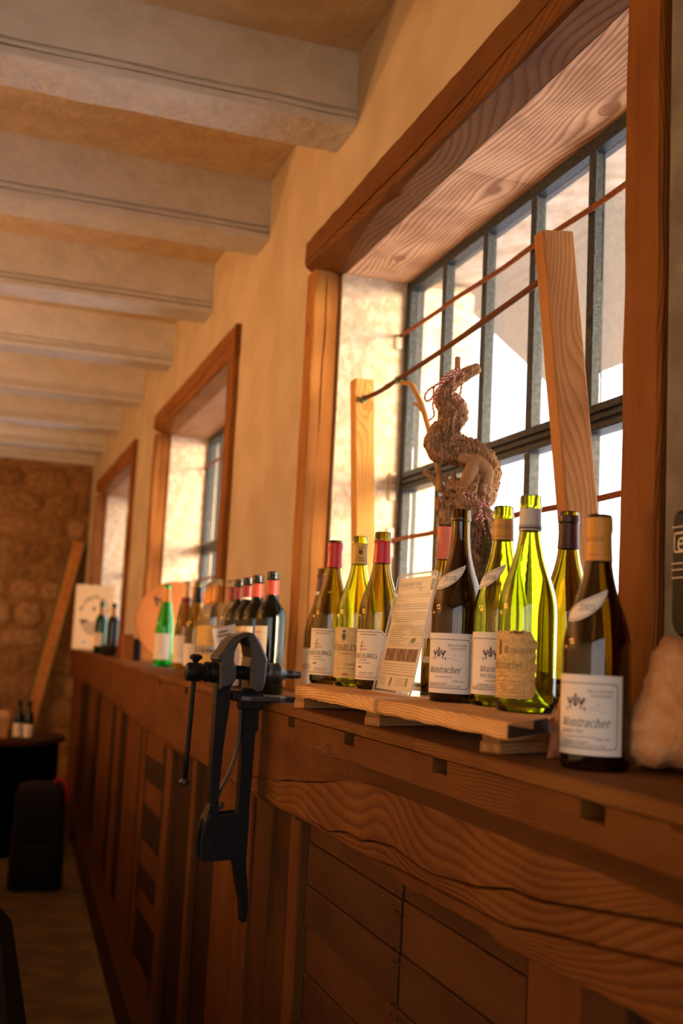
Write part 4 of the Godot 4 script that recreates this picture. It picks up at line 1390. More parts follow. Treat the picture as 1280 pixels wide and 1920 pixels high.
	patch(l, M.paper, -0.045, 0.045, 0.054, 0.065)
	write(l, M.inkg, "ONSORT", -0.010, 0.0595, 0.008, true)
	label_done(l, "label_band", o)

	# --- the three estate bottles
	at = Vector3(0.713, 1.2728, -1.540)
	o = bottle("wine_bottle", "dark uncapped 2010 wine bottle with white crest label, right of the sign stand", at, P, g_dark)
	estate_label(o, P, at, 40.0, 0, 0.0135, 0.1035)
	vintage_label(o, P, at, "2010", 26.0, 0.189)
	at = Vector3(0.747, 1.2728, -1.462)
	o = bottle("wine_bottle", "yellow-green bottle with an ochre capsule and crest label behind the clear green one", at, P, g_yel)
	var cp := capsule(o, P, 0.2455, 0.2768, c_gold)
	estate_label(o, P, at, 62.0, 1, 0.0165, 0.107)
	vintage_label(o, P, at, "2009", 16.0, 0.189)
	l = label_new(P, atan2(-at.x, -at.z), 0.262)
	write(l, M.inkg, "DOMAINE LEFLAIVE", 0.016, 0.2655, 0.0082, false, 0.0, 0.9, 1)
	write(l, M.inkg, "Puligny-Montrachet", 0.013, 0.2505, 0.0042, true, 0.0, 0.95, 1)
	label_done(l, "capsule_print", o)
	at = Vector3(0.7005, SILL + 0.0003, -1.122)
	o = bottle("wine_bottle", "dark 2005 wine bottle with an orange capsule, nearest, beside the pale stone", at, P, g_dark)
	capsule(o, P, 0.241, 0.2925, plain(Color(0.88, 0.60, 0.20), 0.5))
	estate_label(o, P, at, 46.0, 2, 0.0175, 0.1075)
	vintage_label(o, P, at, "2005", 28.0, 0.187)
	l = label_new(P, atan2(-at.x, -at.z), 0.262)
	write(l, M.gold, "DOMAINE LEFLAIVE", 0.024, 0.2685, 0.0082, false, 0.0, 0.95, 1)
	l.s.clear()
	write(l, M.gold, "DOMAINE", 0.006, 0.2665, 0.0082, false, 0.0, 0.95, 1)
	write(l, M.gold, "Puligny - Mo", 0.014, 0.2495, 0.0055, true, 0.0, 0.95, 1)
	label_done(l, "capsule_print", o)

	# --- the clear green one with the torn parchment
	at = Vector3(0.725, 1.2728, -1.338)
	o = bottle("wine_bottle", "tall lime green empty bottle with a torn parchment label and pale grey capsule", at, burgundy(0.297, 0.0405), g_lime)
	capsule(o, P, 0.2475, 0.2776, c_grey)
	l = label_new(P, atan2(-at.x, -at.z), 0.25)
	patch(l, M.inkg, -0.046, 0.046, 0.2495, 0.2525, 0.0012)
	patch(l, M.inkg, -0.046, 0.046, 0.2540, 0.2548, 0.0012)
	label_done(l, "capsule_print", o)
	var Pb := burgundy(0.297, 0.0405)
	l = label_new(Pb, facing(at, 17.0, 0.094, 0.0405), 0.06)
	var nz := FastNoiseLite.new(); nz.seed = 4; nz.frequency = 60.0; nz.fractal_octaves = 2
	patch(l, M.parch, -0.047, 0.047, func(u: float) -> float: return 0.0185 + nz.get_noise_1d(u + 0.3) * 0.003 + 0.006 * smoothstep(0.042, 0.047, u), func(u: float) -> float: return 0.1075 + nz.get_noise_1d(u) * 0.003 - 0.012 * smoothstep(0.040, 0.047, u), 0.0006, 40, 2)
	for q in [[0.046, 0.075], [0.047, 0.060], [0.045, 0.046], [0.0455, 0.034], [0.047, 0.090]]:
		shape(l, M.parch, v2([-0.004, -0.008, 0.001, -0.006, 0.0022, 0.0, 0.0008, 0.006, -0.004, 0.008]), Vector2(q[0], q[1]))
	patch(l, M.gold, 0.010, 0.030, func(u: float) -> float: return 0.1045 + nz.get_noise_1d(u * 2.0) * 0.002, func(u: float) -> float: return 0.1062 + nz.get_noise_1d(u) * 0.003, 0.0009, 20)
	shape(l, M.gold, v2([0.0, 0.0, 0.006, 0.0, 0.005, 0.010, 0.007, 0.014, 0.003, 0.020, 0.0, 0.022]), Vector2(-0.009, 0.076))
	write(l, M.ink, "B", 0.0060, 0.0825, 0.0135, true, 0.0, 0.9)
	write(l, M.inkg, "OURGOGNE", 0.0108, 0.0815, 0.0088, true, 0.0, 0.62, -1)
	write(l, M.inkg, "Montrachet", 0.030, 0.062, 0.0135, true, 0.0, 0.70, 1)
	rect(l, M.inko, -0.002, 0.052, 0.012, 0.0010); rect(l, M.inko, 0.000, 0.0475, 0.020, 0.0012)
	border(l, M.inko, -0.020, 0.033, 0.0255, 0.0410, 0.0008, 0.002)
	rect(l, M.inko, 0.002, 0.037, 0.012, 0.0008); rect(l, M.inko, 0.003, 0.0335, 0.016, 0.0010)
	write(l, M.inkg, "13.5% vol", 0.030, 0.0365, 0.0042, true, 0.0, 1.0, 1)
	write(l, M.inkg, "(Côte-d'Or)", 0.024, 0.0295, 0.0048, true, 0.0, 1.0, 1)
	patch(l, M.gold, -0.010, 0.034, func(u: float) -> float: return 0.0205 + pow((u - 0.012) * 30.0, 2.0) * 0.003, func(u: float) -> float: return 0.0211 + pow((u - 0.012) * 30.0, 2.0) * 0.003, 0.0009, 20)
	label_done(l, "label", o)

	at = Vector3(0.853, 1.2728, -1.452)
	o = bottle("wine_bottle", "dark olive wine bottle mostly hidden behind the leaning stick", at, P, g_olive)
	capsule(o, P, 0.240, 0.290, c_brown)

	# --- the group farther along the ledge
	var y := SILL + 0.0003
	var Pr := flute(0.35, 0.038)
	at = Vector3(0.790, y, -4.657)
	o = bottle("wine_bottle", "slim emerald green bottle with a gold capsule, first of the far group", at, Pr, g_green, "", 40)
	capsule(o, Pr, 0.275, 0.333, c_goldd)
	simple_label(o, Pr, at, M.paper, 0.030, 0.140, 42.0, 0.085)
	at = Vector3(0.805, y, -4.285)
	o = bottle("wine_bottle", "slim olive bottle with a pale gold foil neck, just right of the emerald bottle", at, Pr, g_flute, "", 40)
	capsule(o, Pr, 0.285, 0.345, plain(Color(0.86, 0.66, 0.42), 0.4, 0.3))
	l = label_new(Pr, 0.0, 0.27)
	patch(l, plain(Color(0.5, 0.05, 0.12), 0.4), -0.055, 0.055, 0.268, 0.284, 0.0009, 20)
	label_done(l, "capsule_band", o)
	simple_label(o, Pr, at, M.paper, 0.028, 0.135, 30.0, 0.085)
	at = Vector3(0.815, y, -4.12)
	var Pf := flute(0.34, 0.037)
	o = bottle("wine_bottle", "slim dark olive bottle with a black neck and white label beside the clear bottles", at, Pf, g_olive, "", 40)
	capsule(o, Pf, 0.262, 0.322, c_black)
	simple_label(o, Pf, at, M.paper, 0.022, 0.105, 35.0, 0.09)
	k = 0
	for q in [[0.832, -3.97], [0.785, -3.749], [0.765, -3.600], [0.745, -3.440]]:
		at = Vector3(q[0], y, q[1])
		var Pw := claret(0.32, 0.0375)
		o = bottle("wine_bottle", "clear bottle with gold capsule and yellow label, %s of its row of four" % ["farthest", "second farthest", "second nearest", "nearest"][k], at, Pw, g_clear, "clear gold capped bottles", 40)
		capsule(o, Pw, 0.245, 0.300, c_goldd)
		l = label_new(Pw, facing(at, 55.0, 0.11, 0.0375), 0.1)
		patch(l, M.yellow, -0.055, 0.055, 0.105, 0.170)
		patch(l, M.yellow, -0.055, 0.055, 0.025, 0.078)
		for e in 4: rect(l, M.inkg, 0.01, 0.155 - e * 0.011, 0.03 - 0.006 * (e % 2), 0.0014)
		for e in 5: rect(l, M.inkg, -0.02 + e * 0.015, 0.089, 0.009, 0.009)
		label_done(l, "label", o)
		k += 1
	at = Vector3(0.755, y, -3.28)
	var Pp := claret(0.31, 0.037)
	o = bottle("wine_bottle", "clear glass bottle with a coppery pink capsule next to the dark bottles", at, Pp, g_clear, "", 40)
	capsule(o, Pp, 0.245, 0.290, plain(Color(0.62, 0.30, 0.22), 0.35, 0.3))
	k = 0
	var Pd := claret(0.30, 0.0375)
	for q in [[0.722, -3.04], [0.718, -2.92], [0.712, -2.79], [0.701, -2.600]]:
		at = Vector3(q[0], y, q[1])
		o = bottle("wine_bottle", "dark green claret bottle, %s capsule, %s of four behind the vise" % [["dark red", "white-edged red", "red-orange", "orange"][k], ["farthest", "second farthest", "second nearest", "nearest"][k]], at, Pd, g_claret, "dark green claret bottles", 48)
		capsule(o, Pd, 0.243, 0.2775, [c_dkred, c_dkred, c_orange, c_orange][k])
		if k == 1:
			l = label_new(Pd, 0.0, 0.245)
			patch(l, M.paper, -0.045, 0.045, 0.240, 0.245, 0.001, 20)
			label_done(l, "capsule_band", o)
		l = label_new(Pd, facing(at, -12.0, 0.09, 0.0375), 0.1)
		patch(l, M.yellow if k < 2 else M.cream, -0.045, 0.045, 0.055, 0.165)
		for e in 5: rect(l, M.inkg, 0.008, 0.150 - e * 0.017, 0.05 - 0.014 * (e % 2), 0.0014)
		shape(l, M.gold, v2([-0.012, -0.006, 0.012, -0.006, 0.012, 0.006, 0.0, 0.012, -0.012, 0.006]), Vector2(0.01, 0.105))
		label_done(l, "label", o)
		k += 1

func simple_label(o: Node3D, prof: Array, at: Vector3, m: Material, y0: float, y1: float, edge: float, arc: float) -> void:
	var l := label_new(prof, facing(at, edge, arc, radius_at(prof, y0)), y0)
	patch(l, m, -arc * 0.5, arc * 0.5, y0, y1)
	for e in 5: rect(l, M.inkg, 0.004, y1 - 0.014 - e * (y1 - y0) * 0.15, 0.03 - 0.01 * (e % 2), 0.0014)
	label_done(l, "label", o)

# ---------------------------------------------------------------- the board the front bottles stand on
func slanted(st: SurfaceTool, x0: float, x1: float, zl: Array, zr: Array, y0: float, y1: float, off: Vector3, sd: int) -> void:
	# plank along z between x0 and x1; ends may be cut on the slant: [z at x0, z at x1]
	var nz := FastNoiseLite.new(); nz.seed = sd; nz.frequency = 9.0; nz.fractal_octaves = 3
	var n := 26
	var rows := []
	for i in n + 1:
		var t := float(i) / n
		var za := lerpf(zl[0], zr[0], t)
		var zb := lerpf(zl[1], zr[1], t)
		var w := nz.get_noise_1d(t * 3.0) * 0.003
		var w2 := nz.get_noise_1d(t * 3.0 + 9.0) * 0.002
		var w3 := nz.get_noise_1d(t * 2.0 + 19.0) * 0.0012
		rows.append([Vector3(x1, y0, zb) + off, Vector3(x0 + w + 0.002, y0 + w2, za) + off, Vector3(x0 + w, y0 + 0.004 + w2, za) + off, Vector3(x0 + w2, y1 - 0.004, za) + off, Vector3(x0 + 0.004 + w2, y1 + w3 * 0.3, za) + off, Vector3(x1, y1, zb) + off])
	var vs := [0.0, x1 - x0, x1 - x0 + 0.004, x1 - x0 + 0.016, x1 - x0 + 0.020, 2.0 * (x1 - x0) + 0.02, 2.0 * (x1 - x0) + 0.04]
	for i in n:
		var A: Array = rows[i]
		var B: Array = rows[i + 1]
		for k in 6:
			var j := (k + 1) % 6
			var va: float = vs[k] + sd * 0.11
			var vb: float = vs[k + 1] + sd * 0.11
			quad(st, A[j], A[k], B[k], B[j], Vector2(A[j].z - off.z + 3.0, vb), Vector2(A[k].z - off.z + 3.0, va), Vector2(B[k].z - off.z + 3.0, va), Vector2(B[j].z - off.z + 3.0, vb))
	for e in 2:
		var R: Array = rows[0] if e == 0 else rows[-1]
		for k in range(1, 5):
			if e == 0: tri(st, R[0], R[k], R[k + 1])
			else: tri(st, R[0], R[k + 1], R[k])

func pallet() -> void:
	var o := thing("display_board", "low weathered plank board raised on small blocks, carrying the front bottles", "board", Vector3(0.75, SILL, -1.65))
	var off := -o.position
	var lz := func(x: float) -> float: return -1.965 - (x - 0.58) * 1.75
	var rz := func(x: float) -> float: return -1.122 - (x - 0.58) * 0.92
	var y0 := 1.2525
	var y1 := 1.2725
	var st := begin()
	slanted(st, 0.584, 0.700, [lz.call(0.58), lz.call(0.70)], [-1.547, -1.552], y0, y1, off, 1)
	put("plank", done(st), M.pallet, o)
	st = begin()
	slanted(st, 0.588, 0.700, [-1.543, -1.549], [rz.call(0.58), rz.call(0.70)], y0, y1, off, 2)
	put("plank", done(st), M.pallet, o)
	st = begin()
	slanted(st, 0.704, 0.815, [lz.call(0.704), lz.call(0.76)], [rz.call(0.704), rz.call(0.815)], y0, y1 - 0.0003, off, 3)
	put("plank", done(st), M.pallet, o)
	st = begin()
	slanted(st, 0.819, 0.893, [lz.call(0.76), lz.call(0.76)], [rz.call(0.819), rz.call(0.893)], y0, y1 - 0.0003, off, 4)
	put("plank", done(st), M.pallet, o)
	st = begin()
	var e0 := Vector3(0.586, 0, rz.call(0.58) + 0.0004) + off
	var e1 := Vector3(0.699, 0, rz.call(0.70) + 0.0004) + off
	var en := Vector3(e1.z - e0.z, 0, -(e1.x - e0.x)).normalized() * -0.002
	var dk := [e0 + Vector3(0, y0 + 0.002, 0), e1 + Vector3(0, y0 + 0.001, 0), e1 + Vector3(0, y1 - 0.001, 0), e0 + Vector3(0, y1 - 0.002, 0)]
	quad(st, dk[0] + en, dk[1] + en, dk[2] + en, dk[3] + en)
	for i in 4: quad(st, dk[i], dk[(i + 1) % 4], dk[(i + 1) % 4] + en, dk[i] + en)
	tag(put("charred_end", done(st), plain(Color(0.13, 0.10, 0.09), 0.6), o), "dark charred end of the plank", "")
	var sd := 5
	for q in [[0.632, -2.095, 0.030], [0.636, -1.690, 0.036], [0.643, -1.276, 0.034]]:
		var a := Vector3(q[0], SILL, q[1]) + off
		var d := Vector3(0.92, 0, -0.38).normalized()
		for s in 2:
			var yy := 0.0075 + s * 0.015
			put("block", board(a + Vector3(0, yy, 0.002 * s), a + d * 0.26 + Vector3(0, yy, 0), Vector3(0.38, 0, 0.92), q[2] - 0.004 * s, 0.0146, 0.0012, 0.0006, sd), M.block, o)
			sd += 1

func sign_stand() -> void:
	var base := Vector3(0.692, 1.2727, -1.7555)
	var o := thing("sign_stand", "clear acrylic stand holding a printed sheet, leaning back on the front board", "sign", base)
	var acr: Material = M.pane
	var w := 0.175
	var h := 0.213
	var lean := Basis(Vector3(0, 0, 1), -0.195)          # leans away from the room
	var xf := Transform3D(lean, Vector3.ZERO)
	var st := begin()
	box(st, Vector3(-0.0012, 0.0, -w * 0.5), Vector3(0.0012, h, w * 0.5), 0.0006, xf)
	put("front_sheet", done(st), acr, o)
	st = begin()
	box(st, Vector3(0.0046, 0.004, -w * 0.5), Vector3(0.0070, h, w * 0.5), 0.0006, xf)
	put("back_sheet", done(st), acr, o)
	st = begin()
	box(st, Vector3(0.000, 0.0, -w * 0.5), Vector3(0.085, 0.0024, w * 0.5), 0.0006)
	put("foot", done(st), acr, o)
	var rim := plain(Color(0.93, 0.93, 0.91), 0.25)  # white rim paints the light caught in the acrylic edges
	rim.backlight_enabled = true
	rim.backlight = Color(0.8, 0.8, 0.8)
	st = begin(true)
	var rp := PackedVector3Array()
	for q in [[0.0, -0.5, 0.0], [0.0, -0.5, 0.97], [0.0, -0.48, 1.0], [0.0, 0.48, 1.0], [0.0, 0.5, 0.97], [0.0, 0.5, 0.03], [0.0, 0.48, 0.0], [0.0, -0.48, 0.0]]: rp.append(xf * Vector3(0.0, q[2] * h, q[1] * w))
	rp.append(rp[0])
	tube(st, rp, 0.0014, 6)
	put("painted_edge_glint", done(st), rim, o)
	# the sheet of paper: print that is too small to read stays grey lines
	var W := 350
	var H := 420
	var im := Image.create(W, H, false, Image.FORMAT_RGB8)
	im.fill(Color(1.0, 0.92, 0.76))
	var r := RandomNumberGenerator.new(); r.seed = 12
	var line := func(x0: int, x1: int, y: int, c: Color) -> void:
		var x := x0
		while x < x1:
			var wd := r.randi_range(6, 18)
			im.fill_rect(Rect2i(x, y, mini(wd, x1 - x), 2), c)
			x += wd + 3
	var grey := Color(0.55, 0.50, 0.44)
	var dk := Color(0.38, 0.34, 0.30)
	line.call(24, 270, 40, grey)
	for y in [66, 74]: line.call(20, 335, y, grey)
	line.call(20, 90, 84, grey)
	for y in [102, 110, 118]: line.call(20, 335, y, dk)
	for y in [134, 142, 150, 158]: line.call(20, 330, y, grey)
	line.call(20, 210, 166, grey)
	for y in [182, 190]: line.call(20, 330, y, grey)
	for y in [198, 206, 214, 222, 230, 238, 246, 254]: line.call(20, 130 + (y * 7) % 90, y, dk if y < 230 else grey)
	for y in [198, 206, 214, 246, 254]: line.call(220, 330, y, grey)
	for k in 3:
		for y in 46:
			for x in 100:
				var n := 0.5 + 0.25 * sin(x * 0.11 + k * 2.0 + y * 0.05) + 0.2 * sin(y * 0.17 - x * 0.06 * (k + 1))
				im.set_pixel(22 + k * 104 + x, 268 + y, Color(0.66, 0.50, 0.32).lerp(Color(0.40, 0.27, 0.16), n))
	for y in [324, 333, 342, 351]: line.call(24, 330, y, Color(0.66, 0.57, 0.42))
	im.fill_rect(Rect2i(20, 362, 320, 2), dk)
	for y in [376, 384, 392, 400]: line.call(24, 80, y, grey); line.call(180, 270, y, grey)
	for q in [[130, 390, 14, 20], [225, 45, 5, 10], [262, 236, 26, 10]]:     # leaf, seed and insect drawings
		for y in range(-q[3], q[3]):
			for x in range(-q[2], q[2]):
				if pow(float(x) / q[2], 2.0) + pow(float(y) / q[3], 2.0) + 0.5 * float(x) * y / (q[2] * q[3]) < 0.8: im.set_pixel(q[0] + x, q[1] + y, Color(0.50, 0.55, 0.36))
	im.fill_rect(Rect2i(312, 12, 30, 40), Color(0.36, 0.47, 0.32))
	for q in [[317, 18], [328, 18], [317, 32], [328, 32]]: im.fill_rect(Rect2i(q[0], q[1], 8, 8), Color(0.72, 0.76, 0.62))
	im.fill_rect(Rect2i(276, 372, 18, 30), Color(0.55, 0.58, 0.42))
	im.generate_mipmaps()
	var pm := StandardMaterial3D.new()
	pm.albedo_texture = ImageTexture.create_from_image(im)
	pm.roughness = 0.7
	pm.backlight_enabled = true
	pm.backlight = Color(1.0, 0.92, 0.76)
	pm.cull_mode = BaseMaterial3D.CULL_DISABLED
	st = begin()
	var m := 0.006
	quad(st, xf * Vector3(0.0029, m, -w * 0.5 + m), xf * Vector3(0.0029, m, w * 0.5 - m), xf * Vector3(0.0029, h - m, w * 0.5 - m), xf * Vector3(0.0029, h - m, -w * 0.5 + m), Vector2(0, 1), Vector2(1, 1), Vector2(1, 0), Vector2(0, 0))
	var pap := put("printed_sheet", done(st), pm, o)
	var A := letter_mesh("Biodiversity Friend", false)
	st = begin()
	var V: PackedVector3Array = A[Mesh.ARRAY_VERTEX]
	var I: PackedInt32Array = A[Mesh.ARRAY_INDEX]
	for i in I: st.add_vertex(xf * Vector3(0.0026, h - 0.018 + V[i].y * 0.0125, -0.026 + V[i].x * 0.0118))
	put("heading", done(st), M.ink, pap)
# ---------------------------------------------------------------- the leg vice
func vice() -> void:
	var zc := -2.305
	var o := thing("leg_vise", "old black iron leg vise clamped to the front of the ledge", "vise", Vector3(0.6, 0.77, zc))
	var off := -o.position
	var xf := func(dz: float) -> Transform3D: return Transform3D(Basis.IDENTITY, Vector3(off.x, off.y, zc + dz + off.z))
	# fixed jaw and leg: one forging
	var jr := v2([0.566, 1.368, 0.576, 1.366, 0.585, 1.356, 0.594, 1.343, 0.602, 1.327, 0.609, 1.311, 0.608, 1.302, 0.606, 1.262, 0.600, 1.245, 0.586, 1.240, 0.573, 1.250, 0.572, 1.287, 0.5695, 1.295, 0.572, 1.315, 0.567, 1.339, 0.560, 1.352])
	var st := begin()
	prism(st, jr, 0.085, xf.call(0.0), 0.004)
	put("fixed_jaw", done(st), M.ironb, o)
	var lr := v2([0.566, 1.250, 0.604, 1.250, 0.6035, 1.16, 0.598, 1.156, 0.596, 1.06, 0.594, 0.972, 0.593, 0.894, 0.601, 0.830, 0.604, 0.790, 0.602, 0.766, 0.592, 0.764, 0.588, 0.803, 0.577, 0.847, 0.567, 0.895, 0.571, 0.990, 0.572, 1.127])
	st = begin()
	prism(st, lr, 0.034, xf.call(-0.004), 0.003)
	put("fixed_leg", done(st), M.iron, o)
	# moving jaw
	var jl := v2([0.500, 1.313, 0.509, 1.324, 0.521, 1.345, 0.534, 1.358, 0.551, 1.365, 0.5645, 1.3675, 0.567, 1.357, 0.552, 1.353, 0.542, 1.342, 0.536, 1.326, 0.5355, 1.305, 0.541, 1.292, 0.542, 1.269, 0.533, 1.253, 0.508, 1.246, 0.505, 1.302, 0.500, 1.308])
	st = begin()
	prism(st, jl, 0.085, xf.call(0.0), 0.004)
	put("moving_jaw", done(st), M.ironb, o)
	var ll := v2([0.506, 1.262, 0.535, 1.262, 0.536, 1.210, 0.528, 1.127, 0.524, 1.024, 0.528, 0.985, 0.520, 0.915, 0.502, 0.915, 0.499, 0.973, 0.508, 1.007, 0.506, 1.092, 0.506, 1.195])
	st = begin()
	prism(st, ll, 0.036, xf.call(0.004), 0.003)
	put("moving_leg", done(st), M.iron, o)
	# cheek plates and pivot
	var pl := v2([0.499, 0.973, 0.507, 0.990, 0.527, 0.986, 0.550, 0.988, 0.573, 0.990, 0.591, 0.989, 0.591, 0.955, 0.590, 0.891, 0.572, 0.888, 0.554, 0.895, 0.525, 0.893, 0.494, 0.892, 0.492, 0.930])
	for s in [-1.0, 1.0]:
		st = begin()
		prism(st, pl, 0.010, xf.call(0.024 * s), 0.002)
		put("cheek_plate", done(st), M.iron, o)
	var side := func(x: float, y: float, z: float) -> Transform3D: return Transform3D(Basis(Vector3.RIGHT, PI / 2), Vector3(x, y, zc + z) + off)
	put("pivot_bolt", lathed([Vector2(0, -0.036), Vector2(0.009, -0.036), Vector2(0.010, -0.033), Vector2(0.010, 0.033), Vector2(0.009, 0.037), Vector2(0.0, 0.0375)], 12, side.call(0.510, 0.934, 0.0)), M.iron, o)
	# leaf spring curling at its foot
	st = begin(true)
	var sp := smooth_path([Vector3(0.5655, 1.211, 0), Vector3(0.5655, 1.162, 0), Vector3(0.562, 1.117, 0), Vector3(0.550, 1.075, 0), Vector3(0.532, 1.034, 0), Vector3(0.5235, 1.017, 0), Vector3(0.5225, 1.004, 0), Vector3(0.528, 0.997, 0), Vector3(0.536, 0.998, 0), Vector3(0.538, 1.005, 0), Vector3(0.534, 1.009, 0)], 5)
	ribbon(st, sp, 0.0035, 0.024, Vector3(0, 0, zc) + off)
	put("spring", done(st), M.ironb, o)
	# screw: turned parts in line, running out over the ledge
	var ax := func(x: float, y: float) -> Transform3D: return Transform3D(Basis(Vector3(0, 0, 1), -PI / 2), Vector3(x, y, zc) + off)   # lathe axis along +x
	put("screw_head", lathed([Vector2(0, 0.0), Vector2(0.012, 0.0), Vector2(0.018, 0.003), Vector2(0.0198, 0.008), Vector2(0.0198, 0.033), Vector2(0.0175, 0.037), Vector2(0.0170, 0.041), Vector2(0.0, 0.041)], 28, ax.call(0.440, 1.279)), M.iron, o)
	put("collar", lathed([Vector2(0, 0.0), Vector2(0.0180, 0.0), Vector2(0.0215, 0.003), Vector2(0.0222, 0.010), Vector2(0.0205, 0.013), Vector2(0.0222, 0.016), Vector2(0.0222, 0.027), Vector2(0.019, 0.030), Vector2(0, 0.030)], 28, ax.call(0.479, 1.280)), M.iron, o)
	put("screw", lathed([Vector2(0, 0.0), Vector2(0.0150, 0.0), Vector2(0.0150, 0.05), Vector2(0.0, 0.05)], 24, ax.call(0.534, 1.2815)), M.iron, o)
	put("screw_box", lathed([Vector2(0, 0.0), Vector2(0.0225, 0.0), Vector2(0.0228, 0.012), Vector2(0.0236, 0.013), Vector2(0.0240, 0.0165), Vector2(0.0246, 0.018), Vector2(0.0232, 0.021), Vector2(0.0232, 0.036), Vector2(0.0246, 0.038), Vector2(0.0246, 0.041), Vector2(0.0215, 0.046), Vector2(0.0150, 0.052), Vector2(0.0105, 0.058), Vector2(0.0085, 0.062), Vector2(0.0088, 0.066), Vector2(0.0100, 0.068), Vector2(0.0100, 0.075), Vector2(0.0085, 0.077), Vector2(0.0080, 0.092), Vector2(0.0, 0.094)], 32, ax.call(0.602, 1.2815)), M.ironb, o)
	# tommy bar hanging down through the head
	st = begin(true)
	tube(st, PackedVector3Array([Vector3(0.4615, 1.308, zc) + off, Vector3(0.4600, 1.263, zc) + off, Vector3(0.458, 1.177, zc) + off, Vector3(0.4555, 1.105, zc) + off, Vector3(0.4545, 1.056, zc) + off]), 0.0055, 12)
	var bar := put("handle", done(st), M.iron, o)
	var knob := [Vector2(0, -0.008), Vector2(0.007, -0.007), Vector2(0.011, -0.002), Vector2(0.011, 0.002), Vector2(0.007, 0.007), Vector2(0, 0.008)]
	put("knob", lathed([Vector2(0, -0.009), Vector2(0.006, -0.009), Vector2(0.0085, -0.005), Vector2(0.0128, -0.003), Vector2(0.0142, 0.001), Vector2(0.0125, 0.005), Vector2(0.006, 0.008), Vector2(0, 0.0085)], 20, Transform3D(Basis.IDENTITY, Vector3(0.4615, 1.309, zc) + off)), M.iron, bar)
	put("knob", lathed(knob, 16, Transform3D(Basis.IDENTITY, Vector3(0.4540, 1.050, zc) + off)), M.ironb, bar)
	# clamp plate on the ledge
	st = begin()
	var pp := v2([0.545, -0.030, 0.575, -0.045, 0.640, -0.045, 0.660, -0.020, 0.79, -0.014, 0.79, 0.014, 0.660, 0.020, 0.640, 0.045, 0.575, 0.045, 0.545, 0.030])
	prism(st, pp, 0.011, Transform3D(Basis(Vector3.RIGHT, PI / 2), Vector3(0, 1.2285, zc) + off), 0.0015)
	put("clamp_plate", done(st), M.ironb, o)
	st = begin()
	box(st, Vector3(0.540, 1.222, zc - 0.03) + off, Vector3(0.572, 1.244, zc + 0.035) + off, 0.004)
	box(st, Vector3(0.552, 1.205, zc + 0.018) + off, Vector3(0.607, 1.240, zc + 0.036) + off, 0.003)
	put("strap", done(st), M.iron, o)

func ribbon(st: SurfaceTool, p: PackedVector3Array, t: float, w: float, at: Vector3) -> void:
	var rings := []
	for i in p.size():
		var d := (p[mini(i + 1, p.size() - 1)] - p[maxi(i - 1, 0)]).normalized()
		var n := Vector3(-d.y, d.x, 0) * t * 0.5
		var s := Vector3(0, 0, w * 0.5)
		# counter-clockwise about d
		rings.append(PackedVector3Array([p[i] + n - s + at, p[i] - n - s + at, p[i] - n + s + at, p[i] + n + s + at]))
	if (rings[0][1] - rings[0][0]).cross(rings[0][2] - rings[0][1]).dot(p[1] - p[0]) < 0.0:
		for i in rings.size(): rings[i].reverse()
	skin(st, rings)

# ---------------------------------------------------------------- trellis, vine stump, twine
func gnarl(st: SurfaceTool, pts: Array, rad: Array, seg: int, sd: int, amp: float, twist: float, per := 8) -> void:
	var p := smooth_path(pts, per)
	var r := smooth_vals(rad, per)
	var nz := FastNoiseLite.new(); nz.seed = sd; nz.frequency = 1.0; nz.fractal_octaves = 3
	var up := Vector3(0, 0, 1)
	var side := (p[1] - p[0]).normalized().cross(up).normalized()
	var rings := []
	var run := 0.0
	for i in p.size():
		var t := (p[mini(i + 1, p.size() - 1)] - p[maxi(i - 1, 0)]).normalized()
		if i > 0: run += p[i].distance_to(p[i - 1])
		side = (side - t * side.dot(t)).normalized()
		var nn := t.cross(side).normalized()
		var ring := PackedVector3Array()
		var endf := minf(1.0, minf(i + 0.6, p.size() - 0.4 - i) / 2.0)
		for k in seg:
			var a := TAU * k / seg
			var b := a + run * twist
			var g := 1.0 - absf(nz.get_noise_3d(cos(b) * 3.2, sin(b) * 3.2, run * 3.0)) * 2.8
			var q := 1.0 - absf(nz.get_noise_3d(cos(b) * 8.0 + 20.0, sin(b) * 8.0, run * 6.0)) * 2.6
			var m := 1.0 + amp * (g * 0.7 + q * 0.45 - 0.35) + amp * 0.8 * nz.get_noise_3d(cos(a) + 9.0, sin(a), run * 22.0)
			ring.append(p[i] + (side * cos(a) + nn * sin(a)) * r[i] * m * (0.55 + 0.45 * endf))
		rings.append(ring)
	skin(st, rings)

func twine(o: Node3D, pts: Array, mr: Material, mw: Material, per := 6) -> void:
	var p := smooth_path(pts, per)
	var fine := PackedVector3Array()
	for i in p.size() - 1:
		var n := maxi(1, int(p[i].distance_to(p[i + 1]) / 0.0014))
		for k in n: fine.append(p[i].lerp(p[i + 1], float(k) / n))
	fine.append(p[-1])
	for s in 2:
		var st := begin(true)
		var q := PackedVector3Array()
		var run := 0.0
		for i in fine.size():
			if i > 0: run += fine[i].distance_to(fine[i - 1])
			var t := (fine[mini(i + 1, fine.size() - 1)] - fine[maxi(i - 1, 0)]).normalized()
			var a := t.cross(Vector3(0.37, 0.2, 0.9)).normalized()
			var b := t.cross(a).normalized()
			var ph := run * 700.0 + PI * s
			q.append(fine[i] + (a * cos(ph) + b * sin(ph)) * 0.0012)
		tube(st, q, 0.00135, 5)
		put("strand", done(st), mr if s == 0 else mw, o)

func off_all(a: Array, d: Vector3) -> Array:
	var b := []
	for q in a: b.append(q + d)
	return b

